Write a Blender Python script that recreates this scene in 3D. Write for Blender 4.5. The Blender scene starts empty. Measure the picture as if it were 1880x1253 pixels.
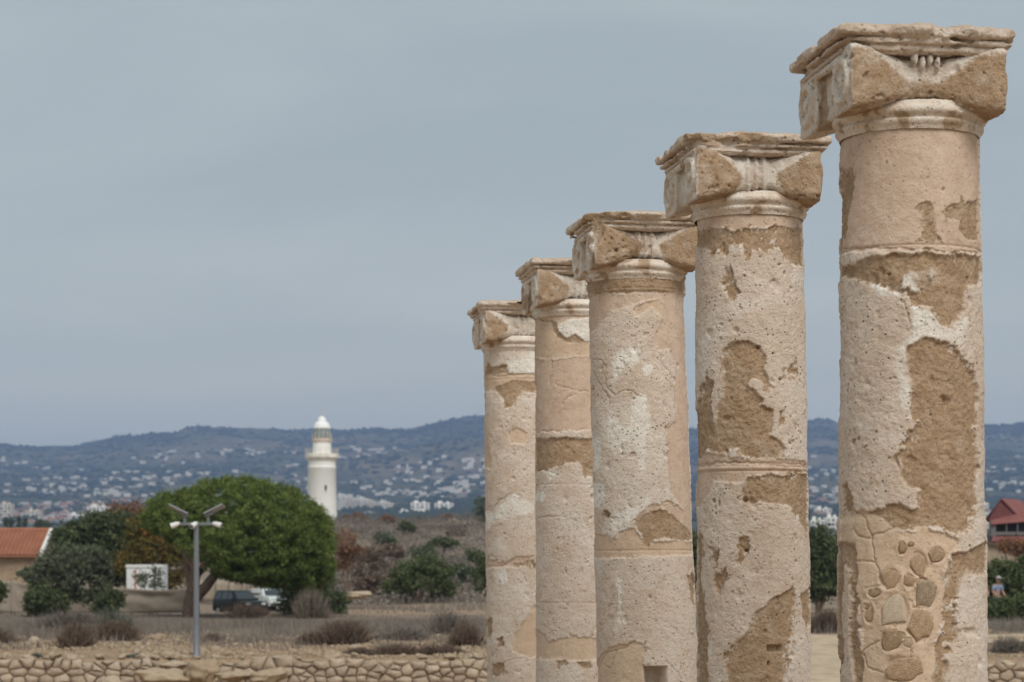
import bpy, bmesh, math, random
import numpy as np
from mathutils import Vector, Matrix, noise
R = math.radians
sc = bpy.context.scene
COL = sc.collection

# ------------------------------------------------------------------ camera
CAMZ = 2.4
cd = bpy.data.cameras.new('camera'); cam = bpy.data.objects.new('camera', cd); COL.objects.link(cam)
cam.location = (0, 0, CAMZ); cam.rotation_euler = (R(90), 0, 0)
cd.sensor_width = 36; cd.lens = 77.84; cd.shift_y = 0.2178       # view camera: verticals stay parallel
cd.clip_start = .1; cd.clip_end = 30000
cd.dof.use_dof = True; cd.dof.focus_distance = 11.8; cd.dof.aperture_fstop = 5.0
sc.camera = cam
FPX = 4065.0                                                     # focal length in photo pixels

# ------------------------------------------------------------------ sky and sun (bright overcast)
SUN_EL, SUN_AZ = R(50), R(158)        # azimuth clockwise from +Y: behind the camera, to its right
w = bpy.data.worlds.new('World'); sc.world = w; w.use_nodes = True
nt = w.node_tree; nt.nodes.clear()
def wn(t, **k):
    n = nt.nodes.new(t)
    for a, b in k.items(): setattr(n, a, b)
    return n
out = wn('ShaderNodeOutputWorld'); 
sky = wn('ShaderNodeTexSky', sky_type='NISHITA', sun_disc=False, sun_elevation=SUN_EL, sun_rotation=SUN_AZ, air_density=1.0, dust_density=2.0)
bg1 = wn('ShaderNodeBackground'); bg1.inputs[1].default_value = .07
nt.links.new(sky.outputs[0], bg1.inputs[0])
# the cloud sheet: soft stretched streaks, pale blue grey, thinning in bands
tc = wn('ShaderNodeTexCoord'); sep = wn('ShaderNodeSeparateXYZ'); nt.links.new(tc.outputs['Generated'], sep.inputs[0])
mz = wn('ShaderNodeMath', operation='ADD'); mz.inputs[1].default_value = .30; nt.links.new(sep.outputs[2], mz.inputs[0])
mab = wn('ShaderNodeMath', operation='ABSOLUTE'); nt.links.new(mz.outputs[0], mab.inputs[0])
dv1 = wn('ShaderNodeMath', operation='DIVIDE'); nt.links.new(sep.outputs[0], dv1.inputs[0]); nt.links.new(mab.outputs[0], dv1.inputs[1])
dv2 = wn('ShaderNodeMath', operation='DIVIDE'); nt.links.new(sep.outputs[1], dv2.inputs[0]); nt.links.new(mab.outputs[0], dv2.inputs[1])
cmb = wn('ShaderNodeCombineXYZ'); nt.links.new(dv1.outputs[0], cmb.inputs[0]); nt.links.new(dv2.outputs[0], cmb.inputs[1])
mp = wn('ShaderNodeMapping'); mp.inputs['Scale'].default_value = (.7, 2.2, 1); mp.inputs['Rotation'].default_value = (0, 0, R(12)); nt.links.new(cmb.outputs[0], mp.inputs[0])
no = wn('ShaderNodeTexNoise'); no.inputs['Scale'].default_value = 1.6; no.inputs['Detail'].default_value = 6; no.inputs['Roughness'].default_value = .52; no.inputs['Distortion'].default_value = .5
nt.links.new(mp.outputs[0], no.inputs[0])
cr = wn('ShaderNodeValToRGB'); e = cr.color_ramp.elements
e[0].position = .36; e[0].color = (.226, .262, .268, 1); e[1].position = .64; e[1].color = (.284, .314, .310, 1)
nt.links.new(no.outputs[0], cr.inputs[0])
# the sheet pales towards the horizon all round
hz0 = wn('ShaderNodeMath', operation='MULTIPLY'); hz0.inputs[1].default_value = -12.; nt.links.new(sep.outputs[2], hz0.inputs[0]); hz1 = wn('ShaderNodeMath', operation='EXPONENT'); nt.links.new(hz0.outputs[0], hz1.inputs[0])
hz2 = wn('ShaderNodeMath', operation='MULTIPLY', use_clamp=True); hz2.inputs[1].default_value = 1.0; nt.links.new(hz1.outputs[0], hz2.inputs[0])
hmx = wn('ShaderNodeMix', data_type='RGBA'); hmx.inputs[7].default_value = (.66, .62, .47, 1); nt.links.new(hz2.outputs[0], hmx.inputs[0]); nt.links.new(cr.outputs[0], hmx.inputs[6])
bg2 = wn('ShaderNodeBackground'); bg2.inputs[1].default_value = .95; nt.links.new(hmx.outputs[2], bg2.inputs[0])
mx = wn('ShaderNodeMixShader'); mx.inputs[0].default_value = .90
nt.links.new(bg1.outputs[0], mx.inputs[1]); nt.links.new(bg2.outputs[0], mx.inputs[2]); nt.links.new(mx.outputs[0], out.inputs[0])

sl = bpy.data.lights.new('sun', 'SUN'); sl.energy = 1.5; sl.angle = R(35); sl.color = (1, .955, .89)
sun = bpy.data.objects.new('sun', sl); COL.objects.link(sun)
sd = Vector((math.sin(SUN_AZ) * math.cos(SUN_EL), math.cos(SUN_AZ) * math.cos(SUN_EL), math.sin(SUN_EL)))
sun.rotation_euler = sd.to_track_quat('Z', 'Y').to_euler(); sun.location = (0, -20, 40)

sc.view_settings.view_transform = 'Standard'; sc.view_settings.look = 'None'
sc.view_settings.exposure = 0.82; sc.view_settings.gamma = 1.0; sc.view_settings.use_curve_mapping = False
sc.cycles.use_denoising = True
sc.cycles.max_bounces = 4; sc.cycles.diffuse_bounces = 3; sc.cycles.volume_bounces = 0; sc.cycles.transparent_max_bounces = 4

# ------------------------------------------------------------------ helpers
def at(x, y, Y):
    """photo pixel at depth Y -> point in the place"""
    return Vector(((x - 940) * Y / FPX, Y, CAMZ + (1036 - y) * Y / FPX))
def tag(o, label=None, cat=None, group=None, kind=None):
    if label: o['label'] = label
    if cat: o['category'] = cat
    if group: o['group'] = group
    if kind: o['kind'] = kind
    return o
def empty(name, loc, rz=0):
    o = bpy.data.objects.new(name, None); COL.objects.link(o); o.location = loc; o.rotation_euler.z = rz; o.empty_display_size = .2
    return o
def mesh_obj(name, verts, faces, mat, parent=None, smooth=False, loc=None, rot=None):
    me = bpy.data.meshes.new(name)
    if isinstance(verts, np.ndarray) and isinstance(faces, np.ndarray):
        nv, nf, k = len(verts), len(faces), faces.shape[1]
        me.vertices.add(nv); me.vertices.foreach_set('co', np.ascontiguousarray(verts, dtype=np.float32).ravel())
        me.loops.add(nf * k); me.loops.foreach_set('vertex_index', np.ascontiguousarray(faces, dtype=np.int32).ravel())
        me.polygons.add(nf); me.polygons.foreach_set('loop_start', np.arange(0, nf * k, k, dtype=np.int32))
        me.update(calc_edges=True); me.validate()
    else:
        me.from_pydata([tuple(v) for v in verts], [], [tuple(f) for f in faces]); me.update()
    if smooth: me.polygons.foreach_set('use_smooth', np.ones(len(me.polygons), dtype=bool))
    if mat is not None: me.materials.append(mat)
    o = bpy.data.objects.new(name, me); COL.objects.link(o)
    if parent is not None: o.parent = parent
    if loc is not None: o.location = loc
    if rot is not None: o.rotation_euler = rot
    return o
def link_mesh(name, me, parent=None, loc=(0, 0, 0), rot=(0, 0, 0), scale=(1, 1, 1)):
    o = bpy.data.objects.new(name, me); COL.objects.link(o); o.parent = parent; o.location = loc; o.rotation_euler = rot; o.scale = scale
    return o
def copy_tree(o, parent=None):
    c = o.copy(); COL.objects.link(c); c.parent = parent
    for ch in list(o.children): copy_tree(ch, c)
    return c
class MB:
    """collects simple solids into one mesh"""
    def __init__(s): s.v = []; s.f = []
    def add(s, v, f):
        n = len(s.v); s.v += [tuple(q) for q in v]; s.f += [tuple(i + n for i in q) for q in f]; return s
    def box(s, c, d, m=None):
        x, y, z = d[0] / 2, d[1] / 2, d[2] / 2
        v = [Vector((a * x, b * y, e * z)) for e in (-1, 1) for b in (-1, 1) for a in (-1, 1)]
        if m is not None: v = [m @ q for q in v]
        v = [q + Vector(c) for q in v]
        return s.add(v, [(0, 2, 3, 1), (4, 5, 7, 6), (0, 1, 5, 4), (2, 6, 7, 3), (0, 4, 6, 2), (1, 3, 7, 5)])
    def tube(s, pts, rad, n=8, cap=True):
        pts = [Vector(p) for p in pts]; rr = rad if isinstance(rad, (list, tuple)) else [rad] * len(pts); rings = []
        for i, p in enumerate(pts):
            d = (pts[min(i + 1, len(pts) - 1)] - pts[max(i - 1, 0)]).normalized()
            a = d.cross(Vector((0, 0, 1)) if abs(d.z) < .9 else Vector((1, 0, 0))).normalized(); b = d.cross(a)
            rings.append([p + (a * math.cos(t) + b * math.sin(t)) * rr[i] for t in [2 * math.pi * k / n for k in range(n)]])
        v = [q for r_ in rings for q in r_]; f = []
        for i in range(len(pts) - 1):
            for k in range(n):
                f.append((i * n + k, i * n + (k + 1) % n, (i + 1) * n + (k + 1) % n, (i + 1) * n + k))
        if cap: f += [tuple(range(n))[::-1], tuple((len(pts) - 1) * n + k for k in range(n))]
        return s.add(v, f)
    def lathe(s, prof, n=32, c=(0, 0, 0), cap=True):
        v = [(c[0] + r_ * math.cos(2 * math.pi * k / n), c[1] + r_ * math.sin(2 * math.pi * k / n), c[2] + z) for r_, z in prof for k in range(n)]
        f = [(i * n + k, i * n + (k + 1) % n, (i + 1) * n + (k + 1) % n, (i + 1) * n + k) for i in range(len(prof) - 1) for k in range(n)]
        if cap: f += [tuple(range(n))[::-1], tuple((len(prof) - 1) * n + k for k in range(n))]
        return s.add(v, f)
    def prism(s, poly, y0, y1):
        """outline in x,z pushed from y0 to y1"""
        n = len(poly); v = [(p[0], y0, p[1]) for p in poly] + [(p[0], y1, p[1]) for p in poly]
        return s.add(v, [tuple(range(n)), tuple(range(2 * n - 1, n - 1, -1))] + [(i, i + n, (i + 1) % n + n, (i + 1) % n) for i in range(n)])
    def build(s, name, mat, parent=None, smooth=False, bevel=0):
        o = mesh_obj(name, s.v, s.f, mat, parent, smooth)
        bm = bmesh.new(); bm.from_mesh(o.data); bmesh.ops.recalc_face_normals(bm, faces=bm.faces)
        if bevel: bmesh.ops.bevel(bm, geom=[e_ for e_ in bm.edges if e_.calc_face_angle(0) > .5], offset=bevel, segments=2, affect='EDGES', profile=.6)
        bm.to_mesh(o.data); bm.free()
        if smooth or bevel:
            o.data.polygons.foreach_set('use_smooth', np.ones(len(o.data.polygons), dtype=bool))
            if hasattr(o.data, 'set_sharp_from_angle'): o.data.set_sharp_from_angle(angle=R(40))
        return o

# gradient noise on numpy arrays
_rs = np.random.RandomState(7)
_perm = np.tile(_rs.permutation(256), 3).astype(np.int32)
_grad = _rs.normal(size=(256, 3)).astype(np.float32); _grad /= np.linalg.norm(_grad, axis=1)[:, None]
def perlin(x, y, z):
    x, y, z = [np.asarray(q, dtype=np.float32) for q in np.broadcast_arrays(x, y, z)]
    xi, yi, zi = [np.floor(q).astype(np.int32) for q in (x, y, z)]
    xf, yf, zf = x - xi, y - yi, z - zi
    u, v, t = [q * q * q * (q * (q * 6 - 15) + 10) for q in (xf, yf, zf)]
    res = 0
    for dx in (0, 1):
        for dy in (0, 1):
            for dz in (0, 1):
                h = _perm[_perm[_perm[(xi + dx) & 255] + ((yi + dy) & 255)] + ((zi + dz) & 255)]
                g = _grad[h]
                d = g[..., 0] * (xf - dx) + g[..., 1] * (yf - dy) + g[..., 2] * (zf - dz)
                res = res + d * (u if dx else 1 - u) * (v if dy else 1 - v) * (t if dz else 1 - t)
    return res * 1.5
def fbm(x, y, z, f, o=4, g=.5):
    a, s, n = 1., 0, 0
    for k in range(o):
        s = s + a * perlin(x * f + 17.3 * k, y * f - 9.1 * k, z * f + 4.7 * k); n += a; a *= g; f *= 2.03
    return s / n
def sstep(a, b, x):
    t = np.clip((x - a) / (b - a), 0, 1); return t * t * (3 - 2 * t)
def sd_poly(px, py, poly):
    d = np.full(px.shape, 1e9, dtype=np.float32); inside = np.zeros(px.shape, dtype=bool); n = len(poly)
    for i in range(n):
        ax, ay = poly[i]; bx, by = poly[(i + 1) % n]; ex, ey = bx - ax, by - ay
        wx, wy = px - ax, py - ay
        t = np.clip((wx * ex + wy * ey) / (ex * ex + ey * ey + 1e-12), 0, 1)
        d = np.minimum(d, (wx - ex * t) ** 2 + (wy - ey * t) ** 2)
        c = (ay <= py) != (by <= py)
        if abs(by - ay) > 1e-9: inside ^= c & (px < ax + (py - ay) / (by - ay) * ex)
    d = np.sqrt(d); return np.where(inside, -d, d)
def sd_line(px, py, pts):
    d = np.full(px.shape, 1e9, dtype=np.float32)
    for (ax, ay), (bx, by) in zip(pts[:-1], pts[1:]):
        ex, ey = bx - ax, by - ay; wx, wy = px - ax, py - ay
        t = np.clip((wx * ex + wy * ey) / (ex * ex + ey * ey + 1e-12), 0, 1)
        d = np.minimum(d, (wx - ex * t) ** 2 + (wy - ey * t) ** 2)
    return np.sqrt(d)
def vnormals(v, f):
    n = np.zeros_like(v); a, b, c = v[f[:, 0]], v[f[:, 1]], v[f[:, 2]]
    fn = np.cross(b - a, c - a)
    if f.shape[1] == 4: fn = np.cross(v[f[:, 2]] - v[f[:, 0]], v[f[:, 3]] - v[f[:, 1]])
    for k in range(f.shape[1]): np.add.at(n, f[:, k], fn)
    return n / (np.linalg.norm(n, axis=1)[:, None] + 1e-12)
def set_color_attr(me, name, rgba):
    a = me.attributes.new(name, 'FLOAT_COLOR', 'POINT'); a.data.foreach_set('color', np.ascontiguousarray(rgba, dtype=np.float32).ravel())
def surface_nets(Fv, org, h):
    S = Fv < 0; nx, ny, nz = Fv.shape
    cnt = np.zeros((nx - 1, ny - 1, nz - 1), dtype=np.int8)
    for i in (0, 1):
        for j in (0, 1):
            for k in (0, 1): cnt += S[i:nx - 1 + i, j:ny - 1 + j, k:nz - 1 + k]
    act = (cnt > 0) & (cnt < 8); I, J, K = np.nonzero(act)
    idx = np.full(act.shape, -1, dtype=np.int32); idx[I, J, K] = np.arange(len(I))
    acc = np.zeros((len(I), 3)); num = np.zeros(len(I))
    for a in range(3):
        for p in (0, 1):
            for q in (0, 1):
                o0 = [0, 0, 0]; oth = [b for b in range(3) if b != a]; o0[oth[0]] = p; o0[oth[1]] = q
                o1 = list(o0); o1[a] = 1
                f0 = Fv[I + o0[0], J + o0[1], K + o0[2]]; f1 = Fv[I + o1[0], J + o1[1], K + o1[2]]
                m = (f0 < 0) != (f1 < 0); t = np.where(m, f0 / np.where(m, f0 - f1, 1), 0)
                pos = np.zeros((len(I), 3)); pos[:, a] = t; pos[:, oth[0]] = p; pos[:, oth[1]] = q
                acc += pos * m[:, None]; num += m
    v = (np.stack([I, J, K], 1) + acc / num[:, None]) * h + np.asarray(org)
    faces = []
    for a in range(3):
        s0 = [slice(None)] * 3; s1 = [slice(None)] * 3; s0[a] = slice(0, -1); s1[a] = slice(1, None)
        A, B = S[tuple(s0)], S[tuple(s1)]; E = np.argwhere(A != B); b, c = [(1, 2), (2, 0), (0, 1)][a]
        E = E[(E[:, b] > 0) & (E[:, c] > 0) & (E[:, b] < Fv.shape[b] - 1) & (E[:, c] < Fv.shape[c] - 1)]
        q = []
        for db, dc in ((1, 1), (0, 1), (0, 0), (1, 0)):
            e_ = E.copy(); e_[:, b] -= db; e_[:, c] -= dc; q.append(idx[e_[:, 0], e_[:, 1], e_[:, 2]])
        q = np.stack(q, 1); fl = ~A[E[:, 0], E[:, 1], E[:, 2]]; q[fl] = q[fl][:, ::-1]; faces.append(q)
    f = np.concatenate(faces); f = f[(f >= 0).all(1)]
    lab = np.arange(len(v))                                            # keep only the largest connected piece
    for _ in range(80):
        old = lab.copy(); mn = lab[f].min(1)
        for k in range(4): np.minimum.at(lab, f[:, k], mn)
        lab = lab[lab]
        if (lab == old).all(): break
    big = np.bincount(lab).argmax(); keep = lab == big; new = np.cumsum(keep) - 1
    return v[keep], new[f[keep[f[:, 0]]]]

# ------------------------------------------------------------------ materials
class NT:
    def __init__(s, name, rough=.9, spec=.2):
        s.m = bpy.data.materials.new(name); s.m.use_nodes = True; s.t = s.m.node_tree
        s.b = s.t.nodes['Principled BSDF']; s.b.inputs['Roughness'].default_value = rough; s.b.inputs['Specular IOR Level'].default_value = spec
        s.tc = s.n('ShaderNodeTexCoord')
    def n(s, t, **k):
        q = s.t.nodes.new(t)
        for a, b in k.items(): setattr(q, a, b)
        return q
    def l(s, a, b): s.t.links.new(a, b)
    def noise(s, scale, detail=4, rough=.55, vec=None, dist=0):
        q = s.n('ShaderNodeTexNoise'); q.inputs['Scale'].default_value = scale; q.inputs['Detail'].default_value = detail; q.inputs['Roughness'].default_value = rough; q.inputs['Distortion'].default_value = dist
        s.l(vec if vec is not None else s.tc.outputs['Object'], q.inputs['Vector']); return q.outputs[0]
    def voro(s, scale, feature='F1', vec=None, rand=1):
        q = s.n('ShaderNodeTexVoronoi', feature=feature); q.inputs['Scale'].default_value = scale; q.inputs['Randomness'].default_value = rand
        s.l(vec if vec is not None else s.tc.outputs['Object'], q.inputs['Vector']); return q.outputs['Distance']
    def ramp(s, fac, stops):
        q = s.n('ShaderNodeValToRGB'); e = q.color_ramp.elements
        for i, (p, c) in enumerate(stops):
            if i > 1: e.new(p)
            e[i].position = p; c = c if not isinstance(c, (int, float)) else (c, c, c); e[i].color = (*c, 1)
        s.l(fac, q.inputs[0]); return q.outputs[0]
    def mix(s, fac, a, b, mode='MIX'):
        q = s.n('ShaderNodeMix', data_type='RGBA', blend_type=mode)
        for i, x in ((0, fac), (6, a), (7, b)):
            if hasattr(x, 'links'): s.l(x, q.inputs[i])
            elif isinstance(x, (int, float)): q.inputs[i].default_value = x if i == 0 else (x, x, x, 1)
            else: q.inputs[i].default_value = (*x, 1)
        return q.outputs[2]
    def math(s, op, a, b=0, c=None):
        q = s.n('ShaderNodeMath', operation=op)
        for i, x in enumerate((a, b, c)):
            if x is None: continue
            if hasattr(x, 'links'): s.l(x, q.inputs[i])
            else: q.inputs[i].default_value = x
        return q.outputs[0]
    def bump(s, h, strength=.5, dist=.01, prev=None):
        q = s.n('ShaderNodeBump'); q.inputs['Strength'].default_value = strength; q.inputs['Distance'].default_value = dist
        s.l(h, q.inputs['Height'])
        if prev is not None: s.l(prev, q.inputs['Normal'])
        s.l(q.outputs[0], s.b.inputs['Normal']); return q.outputs[0]
    def color(s, c):
        if hasattr(c, 'links'): s.l(c, s.b.inputs['Base Color'])
        else: s.b.inputs['Base Color'].default_value = (*c, 1)
        return s
def simple_mat(name, c, rough=.8, var=.25, scale=6, spec=.2, metal=0, bump=0):
    k = NT(name, rough, spec); n = k.noise(scale, 5, .6)
    lo = tuple(q * (1 - var) for q in c); hi = tuple(min(1, q * (1 + var)) for q in c)
    k.color(k.ramp(n, [(.3, lo), (.7, hi)])); k.b.inputs['Metallic'].default_value = metal
    if bump: k.bump(k.noise(scale * 4, 4), .5, bump)
    return k.m
PATCHES = {
 1: [
  ('pink',[(-97.8,4.406),(77.4,4.376),(77.4,3.784),(2.5,3.767),(-41.8,3.779),(-97.8,3.8)]),
  ('stone',[(-98.3,4.19),(-65.7,4.168),(-63.5,4.112),(-67.7,3.994),(-75.8,3.855),(-98.3,3.898)]),
  ('stone',[(-1.6,3.972),(4.9,3.984),(8.9,3.963),(9.7,3.916),(13.3,3.826),(6.0,3.806),(-1.7,3.824),(0.9,3.867),(-2.5,3.915)]),
  ('stone',[(17.7,3.941),(27.4,3.98),(34.9,3.991),(36.9,4.021),(43.7,3.996),(69.6,4.032),(68.3,3.844),(41.2,3.831),(32.9,3.875),(34.8,3.912),(21.1,3.906)]),
  ('stone',[(-98.4,3.749),(-66.1,3.725),(-52.4,3.741),(-28.7,3.757),(-5.5,3.76),(15.2,3.753),(75.0,3.776),(78.0,3.66),(51.7,3.635),(40.9,3.622),(35.2,3.507),(24.7,3.432),(14.8,3.446),(5.7,3.477),(5.8,3.517),(-5.8,3.521),(-11.5,3.557),(-17.1,3.59),(-22.9,3.595),(-28.8,3.609),(-41.6,3.638),(-72.1,3.68),(-98.4,3.699)]),
  ('white',[(-15.6,3.638),(-9.9,3.681),(-4.2,3.66),(-3.6,3.6),(-10.0,3.593),(-17.1,3.61)]),
  ('white',[(1.5,3.676),(5.9,3.686),(10.4,3.669),(5.9,3.648)]),
  ('white',[(-8.7,3.517),(5.8,3.517),(13.2,3.445),(26.5,3.42),(37.3,3.492),(40.7,3.485),(32.0,3.378),(21.2,3.363),(10.1,3.389),(-0.2,3.389),(-13.1,3.35),(-14.6,3.262),(-10.4,3.182),(-6.2,3.173),(-12.0,3.062),(-17.7,3.102),(-20.4,3.263),(-17.4,3.366),(-8.8,3.405)]),
  ('white',[(-41.6,3.63),(-20.0,3.591),(-20.0,3.559),(-31.9,3.586)]),
  ('stone',[(-19.4,2.82),(-23.7,2.879),(-17.9,2.887),(-10.7,2.95),(-4.2,3.022),(-12.0,3.046),(-10.5,3.102),(-10.4,3.182),(-13.5,3.262),(-13.4,3.342),(-0.2,3.385),(8.6,3.385),(17.9,3.366),(28.2,3.344),(40.3,3.292),(54.0,3.224),(55.5,3.111),(51.8,3.029),(50.1,2.948),(56.6,2.826),(50.5,2.793),(50.3,2.714),(47.3,2.61),(44.6,2.57),(27.8,2.53),(17.7,2.541),(2.7,2.554),(-11.4,2.555),(-25.6,2.552),(-34.5,2.585),(-46.0,2.634),(-25.4,2.657),(-19.7,2.675),(-11.3,2.639),(-4.3,2.647),(-4.9,2.714),(-13.9,2.757),(-18.8,2.789),(-16.7,2.82),(-19.4,2.868)]),
  ('mortar',[(-81.3,2.63),(-46.0,2.634),(-25.6,2.549),(2.7,2.553),(24.3,2.514),(27.7,2.49),(20.8,2.427),(17.4,2.317),(15.7,2.176),(11.0,2.082),(6.2,1.846),(-52.7,1.839),(-52.5,1.998),(-55.7,2.236),(-60.3,2.38),(-81.8,2.493)]),
  ('stone',[(19.1,2.412),(27.7,2.443),(66.4,2.5),(77.9,2.492),(77.9,2.363),(46.7,2.348),(39.4,2.364),(31.2,2.317),(25.7,2.27),(25.5,2.16),(27.2,2.112),(17.0,2.018),(17.7,1.94),(12.2,1.846),(4.8,1.846),(9.4,2.003),(14.9,2.16)]),
  ('stone',[(-98.4,2.502),(-61.2,2.492),(-59.1,2.396),(-56.2,2.236),(-56.4,2.077),(-52.5,1.958),(-52.7,1.839),(-61.2,1.837),(-64.6,1.996),(-64.3,2.156),(-65.2,2.364),(-73.9,2.396),(-78.4,2.154),(-75.0,1.994),(-98.4,1.825)]),
  ('stone',[(-80.8,2.759),(-73.0,2.761),(-63.3,2.691),(-67.3,2.612),(-81.2,2.638)]),
 ],
 2: [
  ('pink',[(-94.5,4.398),(82.3,4.386),(82.3,4.268),(-16.8,4.245),(-94.5,4.279)]),
  ('stone',[(-94.5,4.284),(-16.8,4.245),(82.3,4.273),(82.3,4.078),(50.4,4.057),(36.1,4.091),(20.6,4.166),(12.6,4.134),(-2.4,4.123),(-7.0,4.088),(-11.5,4.103),(-15.1,4.154),(-21.6,4.178),(-28.5,4.138),(-31.6,4.104),(-41.2,4.142),(-48.4,4.115),(-59.6,4.165),(-94.5,4.191)]),
  ('stone',[(-27.7,4.062),(-23.9,4.005),(-20.2,3.944),(-17.0,3.893),(-23.3,3.852),(-30.1,3.886),(-39.4,3.951),(-34.0,3.969),(-31.8,4.018)]),
  ('stone',[(-36.8,3.487),(-34.8,3.553),(-29.6,3.61),(-13.8,3.631),(2.7,3.606),(10.3,3.54),(8.6,3.465),(16.3,3.374),(9.9,3.349),(6.9,3.407),(-5.2,3.432),(-9.8,3.39),(0.7,3.349),(8.1,3.258),(16.1,3.25),(15.9,3.184),(14.1,3.109),(25.9,3.077),(29.4,3.036),(18.7,2.985),(13.8,2.959),(-6.2,2.959),(-12.2,2.984),(-21.3,3.035),(-31.0,3.027),(-41.6,3.013),(-58.8,3.041),(-67.7,3.001),(-94.5,2.975),(-94.5,3.273),(-73.5,3.332),(-69.4,3.39),(-58.7,3.453),(-48.4,3.415),(-55.4,3.326),(-49.1,3.19),(-42.8,3.263),(-37.2,3.32),(-35.2,3.403)]),
  ('pink',[(-94.5,2.957),(-58.9,3.016),(-13.7,2.98),(82.1,2.962),(82.1,2.912),(-10.9,2.884),(-15.5,2.851),(-50.0,2.855),(-59.8,2.773),(-77.4,2.716),(-94.5,2.702)]),
  ('stone',[(-10.9,2.876),(8.9,2.889),(82.1,2.899),(82.1,2.573),(64.7,2.58),(45.3,2.662),(36.4,2.712),(21.5,2.727),(8.6,2.737),(-8.2,2.735),(-17.2,2.752),(-14.8,2.802)]),
  ('stone',[(-20.5,2.538),(-11.1,2.554),(-8.9,2.487),(-12.1,2.428),(-19.2,2.402),(-24.8,2.39),(-22.2,2.47)]),
  ('stone',[(-56.0,2.505),(-47.1,2.488),(-44.2,2.436),(-46.3,2.402),(-52.7,2.445)]),
  ('stone',[(-47.4,2.368),(-40.5,2.351),(-34.1,2.394),(-33.4,2.309),(-39.9,2.249),(-43.8,2.224),(-48.7,2.3)]),
  ('stone',[(38.0,2.283),(41.1,2.198),(37.6,2.131),(34.2,2.046),(31.9,1.962),(26.5,1.708),(-34.0,1.707),(-36.2,1.876),(-28.3,1.953),(-16.9,1.997),(-9.1,2.064),(-1.2,2.132),(11.4,2.2),(26.9,2.225)]),
  ('stone',[(-94.5,2.559),(-70.7,2.557),(-69.3,2.471),(-76.3,2.334),(-65.4,2.214),(-64.2,2.128),(-58.9,2.043),(-62.2,1.872),(-56.2,1.702),(-94.5,1.69)]),
  ('stone',[(51.7,2.232),(77.8,2.29),(82.1,2.264),(82.1,2.083),(66.2,2.025),(52.7,2.112)]),
  ('stone',[(32.5,3.486),(45.8,3.523),(48.2,3.474),(41.9,3.43)]),
  ('stone',[(23.2,3.425),(30.5,3.435),(29.4,3.402)]),
  ('stone',[(24.5,3.234),(30.0,3.252),(28.9,3.185),(24.3,3.151)]),
 ],
 3: [
  ('stone',[(-91.7,4.311),(23.6,4.326),(85.3,4.318),(85.3,4.213),(-11.4,4.198),(-91.7,4.212)]),
  ('pink',[(-91.7,4.215),(-11.4,4.196),(85.3,4.213),(85.2,3.824),(20.9,3.822),(20.2,3.919),(29.1,4.018),(30.0,4.17),(9.3,4.147),(-34.5,4.081),(-58.9,3.982),(-91.7,3.94)]),
  ('mortar',[(-7.7,4.099),(9.2,4.135),(30.0,4.17),(29.2,4.03),(22.2,4.065),(17.9,4.112),(-3.8,4.038)]),
  ('pink',[(29.4,3.905),(85.4,3.932),(85.2,2.811),(85.3,2.608),(54.0,2.757),(31.8,2.875),(30.0,3.105),(28.1,3.305),(41.6,3.348),(46.9,3.711),(37.8,3.858)]),
  ('white',[(-32.7,3.806),(-19.4,3.843),(-1.9,3.841),(-0.5,3.781),(-5.8,3.742),(-18.3,3.703),(-25.8,3.664),(-33.7,3.626),(-35.2,3.727)]),
  ('white',[(0.8,3.701),(13.3,3.732),(14.8,3.682),(5.8,3.642)]),
  ('white',[(-12.4,3.462),(-8.7,3.512),(5.2,3.522),(5.8,3.302),(1.1,3.033),(-4.1,3.023),(-7.0,3.143),(-17.2,3.203),(-19.2,3.163),(-36.5,3.146),(-49.8,3.209),(-48.8,3.349),(-39.2,3.397),(-27.3,3.365),(-23.9,3.304),(-13.2,3.303),(-14.4,3.403)]),
  ('white',[(-91.9,3.262),(-54.9,3.261),(-59.6,3.06),(-71.6,3.032),(-91.9,3.027)]),
  ('white',[(-91.9,2.966),(-51.9,2.927),(-50.0,2.827),(-69.9,2.789),(-91.9,2.782)]),
  ('white',[(2.0,2.863),(8.8,2.843),(5.1,2.783),(-9.0,2.733),(-18.1,2.664),(-22.0,2.604),(-44.4,2.565),(-46.1,2.665),(-24.9,2.754),(-8.7,2.783)]),
  ('white',[(-37.3,2.75),(-23.4,2.739),(-20.2,2.657),(-33.8,2.627),(-42.9,2.556),(-47.7,2.567),(-52.7,2.598),(-63.7,2.604),(-58.3,2.639),(-44.6,2.659)]),
  ('mortar',[(-92.0,2.611),(-50.1,2.592),(-42.9,2.556),(-33.9,2.607),(-14.8,2.637),(-4.6,2.555),(9.5,2.545),(32.9,2.556),(85.3,2.548),(85.3,2.465),(-5.2,2.443),(-92.0,2.434)]),
  ('pink',[(-20.1,2.662),(-3.7,2.738),(7.1,2.794),(30.1,2.816),(59.5,2.742),(85.2,2.631),(85.2,2.558),(66.4,2.557),(51.6,2.659),(34.0,2.729),(21.7,2.759),(3.3,2.738),(-11.0,2.688)]),
  ('stone',[(-11.0,2.688),(3.3,2.738),(21.7,2.759),(34.0,2.729),(51.6,2.659),(73.9,2.599),(72.7,2.547),(42.4,2.556),(24.7,2.576),(9.5,2.555),(3.9,2.51),(-2.9,2.545),(-6.2,2.596),(-13.0,2.637)]),
  ('white',[(-35.7,2.291),(-29.6,2.301),(-31.5,2.138),(-35.0,1.974),(-38.6,1.974),(-36.6,2.137)]),
  ('mortar',[(-92.0,1.716),(-71.0,1.773),(-52.8,1.839),(-18.5,1.884),(-1.1,1.834),(-8.4,1.772),(-5.9,1.569),(-92.0,1.55)]),
  ('stone',[(55.2,2.321),(68.8,2.341),(85.2,2.278),(85.2,2.133),(71.7,2.124),(61.5,2.177)]),
  ('stone',[(-54.4,2.752),(-44.1,2.74),(-45.5,2.705),(-53.3,2.711)]),
 ],
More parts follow.
